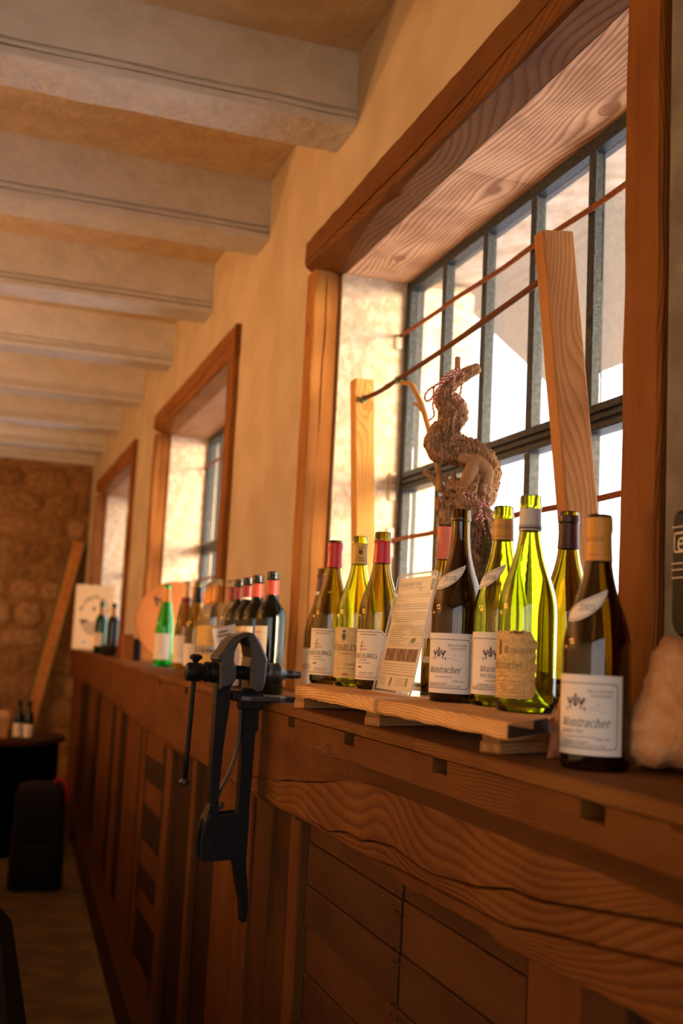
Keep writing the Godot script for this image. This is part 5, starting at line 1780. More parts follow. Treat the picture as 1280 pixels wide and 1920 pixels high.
func vine() -> void:
	var o := thing("trellis_stake", "short square stake of pale yellow wood leaning by the left side of the window", "stake", Vector3(1.0, SILL, -2.72))
	put("stake_body", board(Vector3(0.998, SILL + 0.0005, -2.722) - o.position, Vector3(0.951, 2.066, -2.722) - o.position, Vector3.RIGHT, 0.054, 0.045, 0.0025, 0.0008, 401), M.stick, o)
	o = thing("trellis_stake", "tall square stake of brown wood leaning in front of the window, behind the front bottles", "stake", Vector3(1.07, SILL, -1.72))
	var a := Vector3(1.075, SILL + 0.0005, -1.718) - o.position
	var b := Vector3(0.962, 2.126, -1.718) - o.position
	put("stake_body", board(a, b, Vector3.RIGHT, 0.066, 0.038, 0.004, 0.0015, 402), M.stick2, o)
	# rod tied across the two stakes
	o = thing("cane_rod", "thin brown cane tied across the stakes in front of the window", "cane", Vector3(0.94, 2.02, -2.2))
	var st := begin(true)
	var cp := smooth_path(off_all([Vector3(0.944, 2.006, -2.702), Vector3(0.948, 2.009, -2.675), Vector3(0.952, 2.007, -2.584), Vector3(0.957, 2.014, -2.474), Vector3(0.958, 2.025, -2.157), Vector3(0.955, 2.043, -1.784), Vector3(0.955, 2.046, -1.742)], -o.position), 5)
	var cr := PackedFloat32Array()
	for i in cp.size(): cr.append(0.0062 + (0.0012 if i % 9 == 4 else 0.0))
	tube(st, cp, cr, 10)
	put("rod", done(st), M.cane, o)
	var green := plain(Color(0.42, 0.66, 0.44), 0.5)
	for q in [[Vector3(0.9465, 2.0085, -2.684), 0.0], [Vector3(0.957, 2.0145, -2.468), 1.0]]:
		st = begin(true)
		var tp := []
		for k in 22:
			var t := k / 21.0
			tp.append(q[0] + Vector3(cos(t * 14.0) * 0.0078, sin(t * 14.0) * 0.0085, (t - 0.5) * 0.014) - o.position)
		for s in [1.0, -1.0]:
			var tl := [tp[-1] if s > 0 else tp[0]]
			for k in 4: tl.append(tl[-1] + Vector3(-0.006, 0.006 * s - 0.004, 0.006 * s))
			tube(st, smooth_path(tl, 3), 0.0011, 5)
		tube(st, smooth_path(tp, 2), 0.0011, 5)
		put("green_tie", done(st), green, o)
	# the stump: twisted trunk, knots and cut spurs
	o = thing("vine_stump", "gnarled dry vine stump twisting upright in the window among the bottles", "vine", Vector3(0.952, SILL, -1.972))
	var d := -o.position
	st = begin(true)
	gnarl(st, off_all([Vector3(0.953, SILL - 0.001, -1.972), Vector3(0.954, 1.30, -1.972), Vector3(0.953, 1.40, -1.972), Vector3(0.951, 1.501, -1.973), Vector3(0.946, 1.555, -1.975), Vector3(0.932, 1.605, -1.983), Vector3(0.931, 1.645, -1.981), Vector3(0.945, 1.675, -1.975), Vector3(0.962, 1.705, -1.966), Vector3(0.953, 1.735, -1.971), Vector3(0.930, 1.752, -1.983), Vector3(0.905, 1.757, -1.996), Vector3(0.882, 1.768, -2.005), Vector3(0.885, 1.790, -2.003), Vector3(0.894, 1.808, -2.000), Vector3(0.899, 1.830, -1.998), Vector3(0.893, 1.848, -2.000), Vector3(0.881, 1.862, -2.005), Vector3(0.886, 1.884, -2.002), Vector3(0.909, 1.909, -1.991), Vector3(0.944, 1.931, -1.976)], d),
		[0.046, 0.040, 0.036, 0.036, 0.043, 0.050, 0.047, 0.036, 0.026, 0.025, 0.027, 0.029, 0.031, 0.025, 0.021, 0.024, 0.025, 0.019, 0.0135, 0.0110, 0.0092], 72, 8, 0.42, 14.0)
	gnarl(st, off_all([Vector3(0.899, 1.830, -1.993), Vector3(0.908, 1.842, -1.985), Vector3(0.918, 1.846, -1.978)], d), [0.018, 0.018, 0.013], 24, 9, 0.22, 5.0)
	gnarl(st, off_all([Vector3(0.885, 1.768, -2.0), Vector3(0.868, 1.772, -2.008), Vector3(0.853, 1.783, -2.016)], d), [0.022, 0.020, 0.012], 24, 10, 0.30, 8.0)
	gnarl(st, off_all([Vector3(0.955, 1.735, -1.968), Vector3(0.966, 1.745, -1.962), Vector3(0.969, 1.756, -1.961)], d), [0.014, 0.012, 0.007], 18, 11, 0.3, 8.0)
	gnarl(st, off_all([Vector3(0.957, 1.72, -1.965), Vector3(0.971, 1.732, -1.957), Vector3(0.977, 1.734, -1.954)], d), [0.013, 0.012, 0.008], 18, 12, 0.3, 8.0)
	gnarl(st, off_all([Vector3(0.945, 1.655, -1.972), Vector3(0.966, 1.660, -1.962), Vector3(0.980, 1.655, -1.955)], d), [0.026, 0.022, 0.012], 22, 13, 0.3, 8.0)
	gnarl(st, off_all([Vector3(0.925, 1.60, -1.978), Vector3(0.898, 1.625, -1.992), Vector3(0.880, 1.640, -2.0), Vector3(0.870, 1.640, -2.006)], d), [0.036, 0.028, 0.018, 0.010], 26, 14, 0.34, 10.0)
	gnarl(st, off_all([Vector3(0.935, 1.66, -1.97), Vector3(0.905, 1.675, -1.99), Vector3(0.890, 1.682, -2.0)], d), [0.030, 0.022, 0.013], 26, 15, 0.34, 10.0)
	put("trunk", done(st), M.bark, o)
	st = begin(true)
	gnarl(st, off_all([Vector3(0.938, 1.738, -1.955), Vector3(0.925, 1.715, -1.953), Vector3(0.914, 1.68, -1.955), Vector3(0.909, 1.63, -1.955), Vector3(0.912, 1.56, -1.95)], d), [0.016, 0.0145, 0.0135, 0.0135, 0.012], 20, 16, 0.08, 2.0)
	gnarl(st, off_all([Vector3(0.90, 1.738, -1.968), Vector3(0.93, 1.730, -1.953), Vector3(0.953, 1.71, -1.944), Vector3(0.955, 1.68, -1.944)], d), [0.010, 0.013, 0.013, 0.009], 18, 17, 0.10, 2.0)
	put("bare_wood", done(st), M.barkdry, o)
	for q in [[Vector3(0.848, 1.712, -2.018), Vector3(0.868, 1.692, -2.010), Vector3(0.893, 1.665, -2.0), 0.0068], [Vector3(0.888, 1.707, -2.002), Vector3(0.890, 1.695, -2.001), Vector3(0.896, 1.672, -1.999), 0.0045], [Vector3(0.900, 1.710, -1.994), Vector3(0.903, 1.700, -1.993), Vector3(0.909, 1.675, -1.990), 0.0055], [Vector3(0.903, 1.951, -1.995), Vector3(0.903, 1.935, -1.995), Vector3(0.904, 1.905, -1.994), 0.0058]]:
		st = begin(true)
		gnarl(st, off_all([q[0], q[1], q[2]], d), [q[3], q[3], q[3] * 1.2], 14, 18, 0.06, 1.0)
		put("spur", done(st), M.barkdry, o)
	st = begin(true)
	var p2 := [Vector3(0.966, 2.009, -2.478), Vector3(0.957, 1.985, -2.385), Vector3(0.945, 1.945, -2.315), Vector3(0.928, 1.897, -2.235), Vector3(0.906, 1.819, -2.136), Vector3(0.891, 1.772, -2.077), Vector3(0.882, 1.740, -2.037), Vector3(0.876, 1.704, -2.007), Vector3(0.874, 1.668, -1.995)]
	gnarl(st, off_all(p2, d), [0.0048, 0.0062, 0.0058, 0.0064, 0.0054, 0.0056, 0.0054, 0.0062, 0.007], 12, 19, 0.08, 1.0, 5)
	gnarl(st, off_all([Vector3(0.921, 1.880, -2.212), Vector3(0.919, 1.897, -2.235), Vector3(0.914, 1.906, -2.25)], d), [0.0048, 0.0044, 0.0036], 10, 20, 0.06, 1.0)
	put("shoot_stem", done(st), M.caneB, o)
	# red and white twine, twice
	var mr := plain(Color(0.72, 0.22, 0.27), 0.8)
	var mw := plain(Color(0.90, 0.84, 0.80), 0.8)
	o = thing("twine_bow", "red and white twine tied in a loose bow at the top of the vine stump", "twine", Vector3(0.88, 1.905, -1.965))
	d = -o.position + Vector3(0.006, 0, -0.012)
	twine(o, off_all([Vector3(0.872, 1.911, -1.954), Vector3(0.855, 1.890, -1.962), Vector3(0.842, 1.880, -1.967), Vector3(0.829, 1.869, -1.973), Vector3(0.824, 1.857, -1.975), Vector3(0.827, 1.848, -1.974), Vector3(0.835, 1.851, -1.970), Vector3(0.840, 1.862, -1.968), Vector3(0.840, 1.875, -1.968), Vector3(0.846, 1.883, -1.966), Vector3(0.864, 1.893, -1.958), Vector3(0.875, 1.906, -1.953)], d), mr, mw)
	twine(o, off_all([Vector3(0.874, 1.911, -1.953), Vector3(0.864, 1.901, -1.956), Vector3(0.853, 1.885, -1.958), Vector3(0.843, 1.862, -1.962), Vector3(0.839, 1.842, -1.967), Vector3(0.842, 1.827, -1.968), Vector3(0.842, 1.817, -1.967), Vector3(0.834, 1.808, -1.971)], d), mr, mw)
	twine(o, off_all([Vector3(0.881, 1.911, -1.950), Vector3(0.877, 1.894, -1.952), Vector3(0.876, 1.873, -1.953), Vector3(0.876, 1.861, -1.952), Vector3(0.885, 1.854, -1.948), Vector3(0.889, 1.864, -1.946), Vector3(0.891, 1.884, -1.946), Vector3(0.894, 1.899, -1.944), Vector3(0.890, 1.914, -1.946)], d), mr, mw)
	twine(o, off_all([Vector3(0.874, 1.914, -1.953), Vector3(0.876, 1.886, -1.950), Vector3(0.875, 1.861, -1.953), Vector3(0.883, 1.852, -1.949), Vector3(0.894, 1.853, -1.944), Vector3(0.898, 1.847, -1.943)], d), mr, mw)
	for s in 3:
		var loop := []
		for k in 9: 
			var t := TAU * k / 8.0
			loop.append(Vector3(0.893 + 0.016 * cos(t) - 0.004 * s, 1.908 + 0.013 * sin(t + 0.4) - 0.003 * s, -1.994 + 0.018 * sin(t) * (1.0 if s % 2 else 0.8) + 0.003 * cos(t)) - o.position)
		twine(o, loop, mr, mw, 4)
	o = thing("twine_bow", "red and white twine bow holding the herb sprig to the lower part of the stump", "twine", Vector3(0.93, 1.645, -1.927))
	d = -o.position
	twine(o, off_all([Vector3(0.929, 1.645, -1.928), Vector3(0.916, 1.647, -1.932), Vector3(0.903, 1.653, -1.936), Vector3(0.900, 1.659, -1.938), Vector3(0.907, 1.662, -1.936), Vector3(0.918, 1.655, -1.930), Vector3(0.929, 1.646, -1.927)], d), mr, mw)
	twine(o, off_all([Vector3(0.929, 1.645, -1.928), Vector3(0.938, 1.645, -1.922), Vector3(0.947, 1.641, -1.918), Vector3(0.939, 1.637, -1.921), Vector3(0.930, 1.643, -1.926)], d), mr, mw)
	twine(o, off_all([Vector3(0.930, 1.645, -1.927), Vector3(0.933, 1.628, -1.922), Vector3(0.934, 1.614, -1.920), Vector3(0.937, 1.595, -1.917), Vector3(0.940, 1.578, -1.915), Vector3(0.941, 1.564, -1.914)], d), mr, mw)
	twine(o, off_all([Vector3(0.932, 1.638, -1.925), Vector3(0.929, 1.622, -1.921), Vector3(0.922, 1.605, -1.922)], d), mr, mw)
	twine(o, off_all([Vector3(0.934, 1.611, -1.920), Vector3(0.943, 1.612, -1.916), Vector3(0.957, 1.615, -1.912)], d), mr, mw)
	# dried herb sprig
	o = thing("herb_sprig", "bundle of dry dark green needle-leaved sprig hanging against the stump", "sprig", Vector3(0.945, 1.60, -1.925))
	d = -o.position
	var r := RandomNumberGenerator.new(); r.seed = 21
	var stems := begin(true)
	var need := begin()
	for s in 9:
		var x := 0.930 + 0.0042 * s
		var pts := off_all([Vector3(0.940, 1.625, -1.925), Vector3(lerpf(0.940, x, 0.5), 1.58 - 0.004 * (s % 3), -1.914 - 0.002 * (s % 2)), Vector3(x, 1.53, -1.910 - 0.003 * (s % 3)), Vector3(x + 0.004 * (s - 4) * 0.6, 1.455 + 0.012 * (s % 4), -1.908 - 0.004 * (s % 2))], d)
		var sp := smooth_path(pts, 8)
		tube(stems, sp, 0.0010, 5)
		for i in range(2, sp.size() - 1):
			var t := (sp[i + 1] - sp[i]).normalized()
			for k in 9:
				var q := sp[i].lerp(sp[i + 1], r.randf())
				var rd := Vector3(r.randf_range(-1, 1), r.randf_range(-1, 1), r.randf_range(-1, 1))
				rd = (rd - t * rd.dot(t)).normalized()
				var e := q + (rd * 0.8 + t * 0.9).normalized() * r.randf_range(0.007, 0.013)
				var w := t.cross(rd).normalized() * 0.0007
				var h := rd.cross(w).normalized() * 0.0004
				tri(need, q - w, q + w + h, e); tri(need, q + w + h, q - h * 2.0, e); tri(need, q - h * 2.0, q - w, e)
	put("stem", done(stems), M.cane, o)
	var nd := put("needles", done(need), mottled(Color(0.24, 0.23, 0.10), Color(0.40, 0.36, 0.17), 30.0, 0.0, 111, 0.7), o)
	nd.set_meta("kind", "stuff")

# ---------------------------------------------------------------- stones
func rock(o: Node3D, called: String, outline: PackedVector2Array, right: Vector3, fwd: Vector3, depth: float, slices: Array, sd: int, m: Material) -> void:
	# an outline seen from the front, carried back through its real depth; origin at the outline's own zero
	var nz := FastNoiseLite.new(); nz.seed = sd; nz.frequency = 14.0; nz.fractal_octaves = 4
	var big := FastNoiseLite.new(); big.seed = sd + 1; big.frequency = 22.0
	var pts := PackedVector2Array()
	var n := outline.size()
	for i in n:
		for k in 4: pts.append(outline[i].lerp(outline[(i + 1) % n], k / 4.0))
	if Geometry2D.is_polygon_clockwise(pts): pts.reverse()
	var c := Vector2.ZERO
	for p in pts: c += p
	c /= pts.size()
	var st := begin(true)
	var rings := []
	for s in slices:                         # [scale, position along fwd 0..1 front to back]
		var ring := PackedVector3Array()
		for p in pts:
			var q: Vector2 = c + (p - c) * s[0]
			var v: Vector3 = right * q.x + Vector3.UP * q.y + fwd * (s[1] * depth)
			var w := nz.get_noise_3dv(v) * 0.009 + absf(big.get_noise_3dv(v)) * 0.008 - 0.002
			v += (right * (p - c).x + Vector3.UP * (p - c).y).normalized() * w - fwd * w * (0.8 if s[1] < 0.4 else -0.4)
			v.y = maxf(v.y, 0.0)
			ring.append(v)
		rings.append(ring)
	# front to back with fwd pointing away: the outline is counter-clockwise from the front, so reverse for skin
	for i in rings.size(): rings[i].reverse()
	skin(st, rings)
	put(called, done(st), m, o)

func stones() -> void:
	var at := Vector3(0.765, SILL + 0.0003, -1.038)
	var o := thing("limestone_block", "rough pale ochre block of limestone at the right edge of the ledge", "stone", at)
	var dirc := Vector3(at.x, 0, at.z).normalized()
	var right := dirc.cross(Vector3.UP).normalized()
	# outline in metres about the foot, u to the right of the view
	var out := v2([-0.066, 0.040, -0.064, 0.020, -0.054, 0.007, -0.036, 0.002, -0.020, 0.004, 0.0, 0.0, 0.030, 0.004, 0.060, 0.0, 0.085, 0.03, 0.090, 0.08, 0.080, 0.12, 0.060, 0.148, 0.020, 0.150, -0.010, 0.152, -0.026, 0.150, -0.037, 0.136, -0.045, 0.112, -0.055, 0.078, -0.062, 0.058])
	rock(o, "block", out, right, dirc, 0.13, [[0.10, 0.0], [0.45, 0.01], [0.76, 0.07], [0.93, 0.18], [1.0, 0.34], [1.0, 0.6], [0.9, 0.85], [0.5, 1.0], [0.1, 1.02]], 7, M.limestone)
	at = Vector3(0.716, SILL + 0.0003, -1.215)
	o = thing("stone_chip", "small pinkish wedge of stone standing behind the nearest bottle", "stone", at)
	dirc = Vector3(at.x, 0, at.z).normalized()
	right = dirc.cross(Vector3.UP).normalized()
	out = v2([-0.022, 0.0, 0.012, 0.0, 0.018, 0.05, 0.014, 0.10, 0.005, 0.098, -0.005, 0.088, -0.012, 0.055, -0.018, 0.03])
	rock(o, "chip", out, right, dirc, 0.022, [[0.3, 0.0], [0.85, 0.05], [1.0, 0.3], [1.0, 0.7], [0.6, 1.0]], 8, mottled(Color(0.72, 0.48, 0.34), Color(0.82, 0.60, 0.45), 10.0, 0.3, 121, 0.9))
	at = Vector3(0.722, 1.2728, -1.617)
	o = thing("wooden_peg", "tiny reddish wooden peg between the sign stand and the 2010 bottle", "peg", at)
	put("peg_body", lathed([Vector2(0, 0), Vector2(0.0085, 0), Vector2(0.009, 0.001), Vector2(0.009, 0.016), Vector2(0.008, 0.017), Vector2(0, 0.017)], 20), plain(Color(0.72, 0.42, 0.28), 0.7), o)

# ---------------------------------------------------------------- the far corner
func far_corner() -> void:
	var o := thing("measuring_board", "long tan board with green toothed edges leaning in the far corner", "board", Vector3(0.42, 0, -9.1))
	var d := -o.position
	var a := Vector3(0.40, 0.004, -9.12) + d
	var b := Vector3(0.805, 2.10, -9.30) + d
	var ax := (b - a).normalized()
	var rt := Vector3(1, 0, 0)
	rt = (rt - ax * rt.dot(ax)).normalized()
	var nn := ax.cross(rt).normalized()
	if nn.z < 0.0: nn = -nn
	put("board_body", board(a, b, rt, 0.118, 0.018, 0.002, 0.001, 501), wood(M.sawn, 1.6, 0.6, Color(0.86, 0.66, 0.42)), o)
	var gr := plain(Color(0.27, 0.38, 0.18), 0.7)
	var Ln := a.distance_to(b)
	for s in [-1.0, 1.0]:
		var st := begin()
		var poly := PackedVector2Array()
		poly.append(Vector2(0.059 * s, 0.0)); 
		var n := 46
		for i in n:
			var y := Ln * i / n
			poly.append(Vector2((0.036 if s < 0 else 0.046) * s, y))
			poly.append(Vector2((0.047 if s < 0 else 0.049) * s, y + Ln / n * 0.5))
		poly.append(Vector2(0.059 * s, Ln))
		prism(st, poly, 0.002, Transform3D(Basis(rt, ax, nn), a + nn * 0.0101))
		put("green_edge", done(st), gr, o)
	var st2 := begin()
	for i in 20:
		var y := Ln * (i + 0.5) / 20.0
		box(st2, Vector3(-0.006, y, 0.0), Vector3(0.030, y + 0.006, 0.0015), 0.0, Transform3D(Basis(rt, ax, nn), a + nn * 0.0092))
	var tk := put("ticks", done(st2), M.ink, o)
	tk.set_meta("kind", "stuff")
	# table with the beer bottles
	o = thing("round_table", "dark round table in the far left corner with two small brown bottles", "table", Vector3(0.24, 0, -7.25))
	put("tabletop", lathed([Vector2(0, 0.655), Vector2(0.38, 0.655), Vector2(0.40, 0.662), Vector2(0.40, 0.686), Vector2(0.395, 0.69), Vector2(0, 0.69)], 48), M.wains, o)
	put("dark_skirt", lathed([Vector2(0, 0.01), Vector2(0.36, 0.01), Vector2(0.37, 0.3), Vector2(0.365, 0.654), Vector2(0, 0.654)], 36), plain(Color(0.03, 0.028, 0.026), 0.95, 0.0, 0.2), o)
	var prof := []
	for q in [[0, 0.004], [0.026, 0.0], [0.0295, 0.004], [0.0295, 0.115], [0.028, 0.130], [0.023, 0.148], [0.0165, 0.165], [0.0138, 0.185], [0.0130, 0.212], [0.0135, 0.214], [0.0135, 0.222], [0.0125, 0.226], [0.0, 0.226]]: prof.append(Vector2(q[0], q[1]))
	var br := plain(Color(0.07, 0.035, 0.02), 0.12)
	var k2 := 0
	for at in [Vector3(0.335, 0.6903, -7.02), Vector3(0.392, 0.6903, -6.97)]:
		var bt := thing("beer_bottle", ["left of the two small brown beer bottles on the dark table", "right of the two small brown beer bottles on the dark table"][k2], "bottle", at, "small beer bottles")
		put("glass_body", lathed(prof, 28), br, bt)
		var l := label_new(prof, atan2(-at.x, -at.z) - 0.15, 0.05)
		patch(l, M.cream, -0.036, 0.036, 0.012, 0.092)
		shape(l, M.inko, v2([-0.010, -0.012, 0.010, -0.012, 0.014, 0.0, 0.008, 0.014, -0.008, 0.014, -0.014, 0.0]), Vector2(0.0, 0.055))
		label_done(l, "label", bt)
		put("crown_cap", lathed([Vector2(0.0, 0.2262), Vector2(0.0138, 0.2262), Vector2(0.0142, 0.224), Vector2(0.0142, 0.231), Vector2(0.0125, 0.233), Vector2(0, 0.2335)], 20), br, bt)
		k2 += 1
	o = thing("carton", "small tan cardboard carton beside the beer bottles at the left edge", "carton", Vector3(0.215, 0.6903, -7.06))
	var cb := begin()
	box(cb, Vector3(-0.06, 0, -0.05), Vector3(0.06, 0.125, 0.05), 0.002)
	put("carton_body", done(cb), plain(Color(0.74, 0.55, 0.34), 0.85), o)
	cb = begin()
	for s in [-1.0, 1.0]: box(cb, Vector3(-0.06, 0.0, -0.001), Vector3(0.06, 0.048, 0.001), 0.0, Transform3D(Basis(Vector3.RIGHT, -0.7 * s), Vector3(0, 0.125, 0.049 * s)))
	put("flaps", done(cb), plain(Color(0.76, 0.58, 0.37), 0.85), o)
	# black bag on the floor
	o = thing("backpack", "black fabric backpack with a red loop standing on the floor in the far corner", "bag", Vector3(0.44, 0, -6.12))
	var rings := []
	for q in [[0.0, 0.125, 0.085], [0.012, 0.14, 0.10], [0.06, 0.142, 0.105], [0.2, 0.138, 0.108], [0.34, 0.132, 0.10], [0.46, 0.130, 0.094], [0.51, 0.122, 0.084], [0.535, 0.108, 0.068], [0.548, 0.08, 0.045], [0.552, 0.03, 0.015]]:
		var ring := PackedVector3Array()
		for i in 24:
			var t := TAU * i / 24.0
			var cx := signf(cos(t)) * pow(absf(cos(t)), 0.55)
			var sz := signf(sin(t)) * pow(absf(sin(t)), 0.55)
			ring.append(Vector3(cx * q[1], q[0], -sz * q[2]))
		rings.append(ring)
	cb = begin(true)
	skin(cb, rings)
	var blk := plain(Color(0.02, 0.02, 0.021), 0.85)
	put("bag_body", done(cb), blk, o)
	cb = begin()
	box(cb, Vector3(-0.09, 0.05, 0.09), Vector3(0.09, 0.24, 0.125), 0.015)
	put("front_pocket", done(cb), plain(Color(0.024, 0.023, 0.023), 0.85), o)
	cb = begin(true)
	tube(cb, smooth_path([Vector3(0.05, 0.53, 0.02), Vector3(0.08, 0.568, 0.03), Vector3(0.112, 0.55, 0.04), Vector3(0.128, 0.50, 0.05), Vector3(0.132, 0.45, 0.05)], 5), 0.009, 8)
	put("red_loop", done(cb), plain(Color(0.72, 0.06, 0.07), 0.6), o)

func smalls() -> void:
	# card leaning among the claret bottles
	var o := thing("info_card", "small white printed card tilted against the dark claret bottles behind the vise", "card", Vector3(0.667, SILL, -2.862))
	var d := -o.position
	var st := begin()
	var q := [Vector3(0.641, 1.2235, -2.848), Vector3(0.704, 1.2345, -2.848), Vector3(0.676, 1.393, -2.872), Vector3(0.614, 1.377, -2.872)]
	var nb := Vector3(0, 0, -0.0015)
	for i in 4: q[i] += d
	quad(st, q[0], q[1], q[2], q[3])
	quad(st, q[1] + nb, q[0] + nb, q[3] + nb, q[2] + nb)
	for i in 4: quad(st, q[(i + 1) % 4], q[i], q[i] + nb, q[(i + 1) % 4] + nb)
	var cd := put("card_sheet", done(st), plain(Color(0.88, 0.82, 0.76), 0.7), o)
	st = begin()
	for e in [[0.22, 0.42, 0.90, 0.03], [0.16, 0.60, 0.84, 0.03], [0.25, 0.5, 0.765, 0.014], [0.1, 0.6, 0.42, 0.012], [0.1, 0.5, 0.36, 0.012], [0.1, 0.6, 0.30, 0.012]]:
		var f := func(u: float, v: float) -> Vector3: return q[0].lerp(q[1], u).lerp(q[3].lerp(q[2], u), v) + Vector3(0, 0, 0.0006)
		quad(st, f.call(e[0], e[2]), f.call(e[0] + e[1], e[2]), f.call(e[0] + e[1], e[2] + e[3]), f.call(e[0], e[2] + e[3]))
	put("print_lines", done(st), M.inkg, cd).set_meta("kind", "stuff")
	# round wooden lid leaning in the second window
	o = thing("barrel_lid", "round wooden lid leaning in the second window behind the bottles", "lid", Vector3(0.955, SILL, -5.28))
	var lean := Basis(Vector3.RIGHT, PI / 2 - 0.16)
	var xf := Transform3D(lean, Vector3(0, 0.202, -0.03))
	var lm := wood(M.sawn, 1.6, 0.6, Color(0.68, 0.48, 0.33))
	lm.uv1_triplanar = true
	lm.uv1_scale = Vector3(1.2, 1.2, 1.2)
	put("lid_disc", lathed([Vector2(0, -0.012), Vector2(0.192, -0.012), Vector2(0.2, -0.006), Vector2(0.2, 0.006), Vector2(0.192, 0.012), Vector2(0, 0.012)], 64, xf), lm, o)
	st = begin()
	for e in [[-0.105, 0.095, 0.012, 0.05, 0.3], [-0.085, 0.10, 0.04, 0.012, -0.3], [-0.06, 0.115, 0.012, 0.04, 0.2]]:
		box(st, Vector3(-e[2] * 0.5, 0.0120, -e[3] * 0.5), Vector3(e[2] * 0.5, 0.0128, e[3] * 0.5), 0.0, xf * Transform3D(Basis(Vector3.UP, e[4]), Vector3(e[0], 0, -e[1])))
	put("burnt_mark", done(st), M.ink, o).set_meta("kind", "stuff")
	# printed panel in the farthest window
	o = thing("picture_panel", "cream panel printed with a brown round landscape emblem, in the farthest window", "picture", Vector3(0.895, SILL + 0.0005, -8.5))
	st = begin()
	box(st, Vector3(-0.15, 0.0, -0.02), Vector3(0.15, 0.49, 0.015), 0.003)
	put("panel", done(st), plain(Color(0.90, 0.76, 0.56), 0.7), o)
	var im := Image.create(240, 400, false, Image.FORMAT_RGB8)
	im.fill(Color(0.90, 0.74, 0.53))
	var brn := Color(0.36, 0.20, 0.14)
	var r := RandomNumberGenerator.new(); r.seed = 33
	for i in 13:                                          # worn lettering round the arc
		var an := lerpf(2.85, 0.35, i / 12.0)
		var c := Vector2(120 + cos(an) * 92, 190 - sin(an) * 120)
		for k in 4:
			var e := c + Vector2(r.randf_range(-7, 7), r.randf_range(-11, 11))
			im.fill_rect(Rect2i(int(e.x) - 2, int(e.y) - 6, 5, 13), brn)
	for y in range(200, 318):
		for x in range(28, 212):
			var dx := (x - 120) / 92.0
			var dy := (y - 195) / 122.0
			if dx * dx + dy * dy < 1.0:
				if y > 232 + 8.0 * sin(x * 0.05):
					if (int(y + x * 0.35) / 7) % 2 == 0: im.set_pixel(x, y, brn.lerp(Color(0.6, 0.42, 0.32), 0.3))
				elif y > 214 and (x < 78 or x > 160): im.set_pixel(x, y, brn)
	im.fill_rect(Rect2i(108, 130, 14, 30), brn)
	im.fill_rect(Rect2i(54, 345, 28, 34), Color(0.93, 0.88, 0.80)); im.fill_rect(Rect2i(60, 352, 14, 18), Color(0.2, 0.16, 0.14))
	var pm := StandardMaterial3D.new()
	pm.albedo_texture = ImageTexture.create_from_image(im)
	pm.roughness = 0.75
	st = begin()
	quad(st, Vector3(-0.142, 0.008, 0.0156), Vector3(0.142, 0.008, 0.0156), Vector3(0.142, 0.482, 0.0156), Vector3(-0.142, 0.482, 0.0156), Vector2(0, 1), Vector2(1, 1), Vector2(1, 0), Vector2(0, 0))
	put("print", done(st), pm, o)
	# things at the far end of the ledge
	var at := Vector3(0.795, SILL + 0.0003, -7.10)
	var P := claret(0.33, 0.038)
	o = bottle("wine_bottle", "short green bottle with a cream label in front of the printed panel", at, P, glass(Color(0.22, 0.5, 0.2)), "", 32)
	capsule(o, P, 0.245, 0.29, plain(Color(0.72, 0.46, 0.2), 0.4))
	simple_label(o, P, at, M.cream, 0.05, 0.13, 20.0, 0.08)
	at = Vector3(0.850, SILL + 0.0003, -6.93)
	P = claret(0.32, 0.038)
	o = bottle("wine_bottle", "nearly black bottle with amber neck before the printed panel, right of the green one", at, P, glass(Color(0.20, 0.14, 0.06)), "", 32)
	capsule(o, P, 0.235, 0.29, plain(Color(0.75, 0.50, 0.2), 0.4))
	o = thing("wooden_box", "small upright brown wooden box standing on the ledge between the far windows", "box", Vector3(0.756, SILL + 0.0003, -5.53))
	st = begin()
	box(st, Vector3(-0.026, 0, -0.035), Vector3(0.026, 0.122, 0.035), 0.002)
	put("box_body", done(st), wood(M.sawn, 1.6, 0.6, Color(0.66, 0.44, 0.24)), o)
	st = begin()
	box(st, Vector3(-0.027, 0.122, -0.036), Vector3(0.027, 0.130, 0.036), 0.002)
	put("box_lid", done(st), wood(M.sawn, 1.6, 0.6, Color(0.60, 0.40, 0.22)), o)
	o = thing("black_case", "narrow black case standing beside the small wooden box", "case", Vector3(0.806, SILL + 0.0003, -5.54))
	st = begin()
	box(st, Vector3(-0.016, 0, -0.03), Vector3(0.016, 0.112, 0.03), 0.003)
	put("case_body", done(st), plain(Color(0.03, 0.03, 0.035), 0.5), o)
	o = thing("clay_bowl", "small dark bowl on the far end of the ledge before the two bottles", "bowl", Vector3(0.775, SILL + 0.0003, -6.45))
	put("bowl_body", lathed([Vector2(0, 0.004), Vector2(0.03, 0.0), Vector2(0.034, 0.004), Vector2(0.05, 0.03), Vector2(0.055, 0.05), Vector2(0.052, 0.051), Vector2(0.045, 0.03), Vector2(0.03, 0.009), Vector2(0, 0.009)], 32), plain(Color(0.16, 0.09, 0.05), 0.6), o)
	# black printed case hung on the wall at the right edge
	o = thing("hanging_case", "black case with white lettering and red ring hanging at the right edge", "case", Vector3(0.868, 1.46, -1.035))
	st = begin()
	var poly := PackedVector2Array()
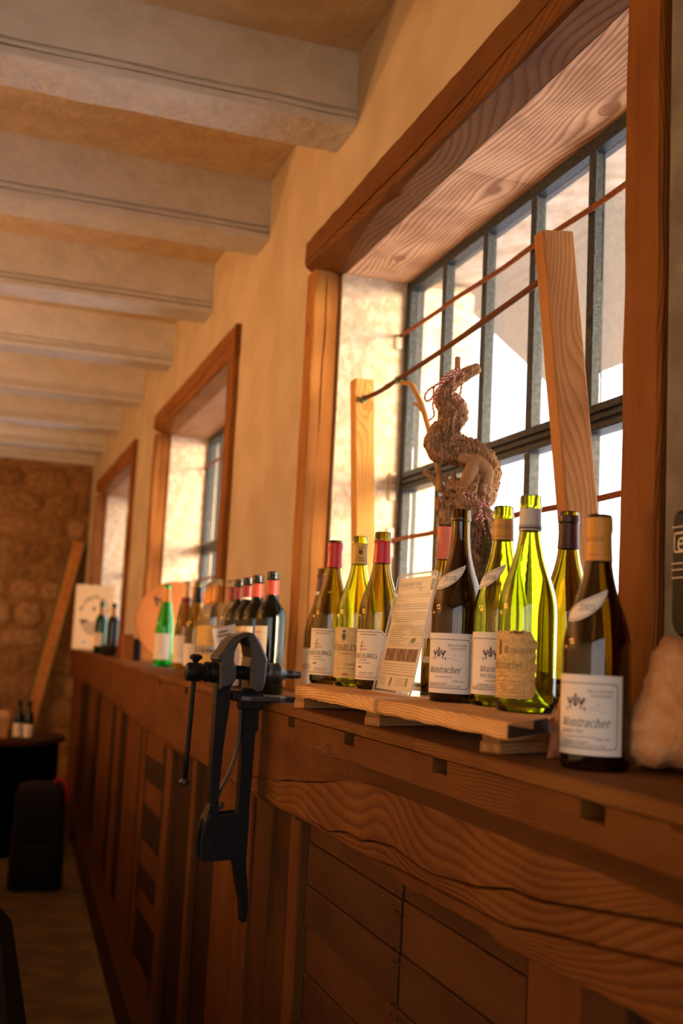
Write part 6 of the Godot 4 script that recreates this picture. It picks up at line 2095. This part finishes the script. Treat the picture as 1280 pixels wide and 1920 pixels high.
	for c in [[0.115, 0.065, 0.0, 0.012], [-0.118, 0.068, PI * 0.5, 0.012], [-0.108, -0.056, PI, 0.024], [0.105, -0.056, PI * 1.5, 0.024]]:
		for k in 5: poly.append(Vector2(c[0], c[1]) + Vector2.from_angle(c[2] + PI * 0.5 * k / 4.0) * c[3])
	# its face looks into the room (-x); right of the face is +z
	var fx := Transform3D(Basis(Vector3(0, 0, 1), Vector3.UP, Vector3(-1, 0, 0)), Vector3(-0.018, 0, 0))
	prism(st, poly, 0.034, fx, 0.004)
	put("case_body", done(st), plain(Color(0.012, 0.012, 0.014), 0.5, 0.0, 0.3), o)
	var white := plain(Color(0.85, 0.80, 0.72), 0.6)
	st = begin()
	var face := Transform3D(fx.basis, Vector3(-0.0356, 0, 0))
	for y in [0.058, 0.012, 0.004, -0.006]: box(st, Vector3(-0.128, y, 0.0), Vector3(0.12, y + 0.0014, 0.0006), 0.0, face)
	for e in [[-0.122, 0.026, -0.03, 0.0285], [-0.122, 0.0495, -0.03, 0.052], [-0.124, 0.028, -0.122, 0.050], [-0.03, 0.028, -0.028, 0.050]]: box(st, Vector3(e[0], e[1], 0.0), Vector3(e[2], e[3], 0.0006), 0.0, face)
	put("white_print", done(st), white, o).set_meta("kind", "stuff")
	var A := letter_mesh("ero", false)
	st = begin()
	var V: PackedVector3Array = A[Mesh.ARRAY_VERTEX]
	var I: PackedInt32Array = A[Mesh.ARRAY_INDEX]
	for i in I: st.add_vertex(face * Vector3(-0.094 + V[i].x * 0.032, 0.0385 + V[i].y * 0.030, 0.0008))
	put("lettering", done(st), white, o)
	st = begin()
	for i in 32:
		var t0 := TAU * i / 32.0
		var t1 := TAU * (i + 1) / 32.0
		var e0 := Vector3(cos(t0), sin(t0), 0)
		var e1 := Vector3(cos(t1), sin(t1), 0)
		var c := Vector3(-0.068, -0.050, 0.0008)
		quad(st, face * (c + e0 * 0.018), face * (c + e0 * 0.030), face * (c + e1 * 0.030), face * (c + e1 * 0.018))
	put("red_ring", done(st), plain(Color(0.70, 0.08, 0.07), 0.5), o)
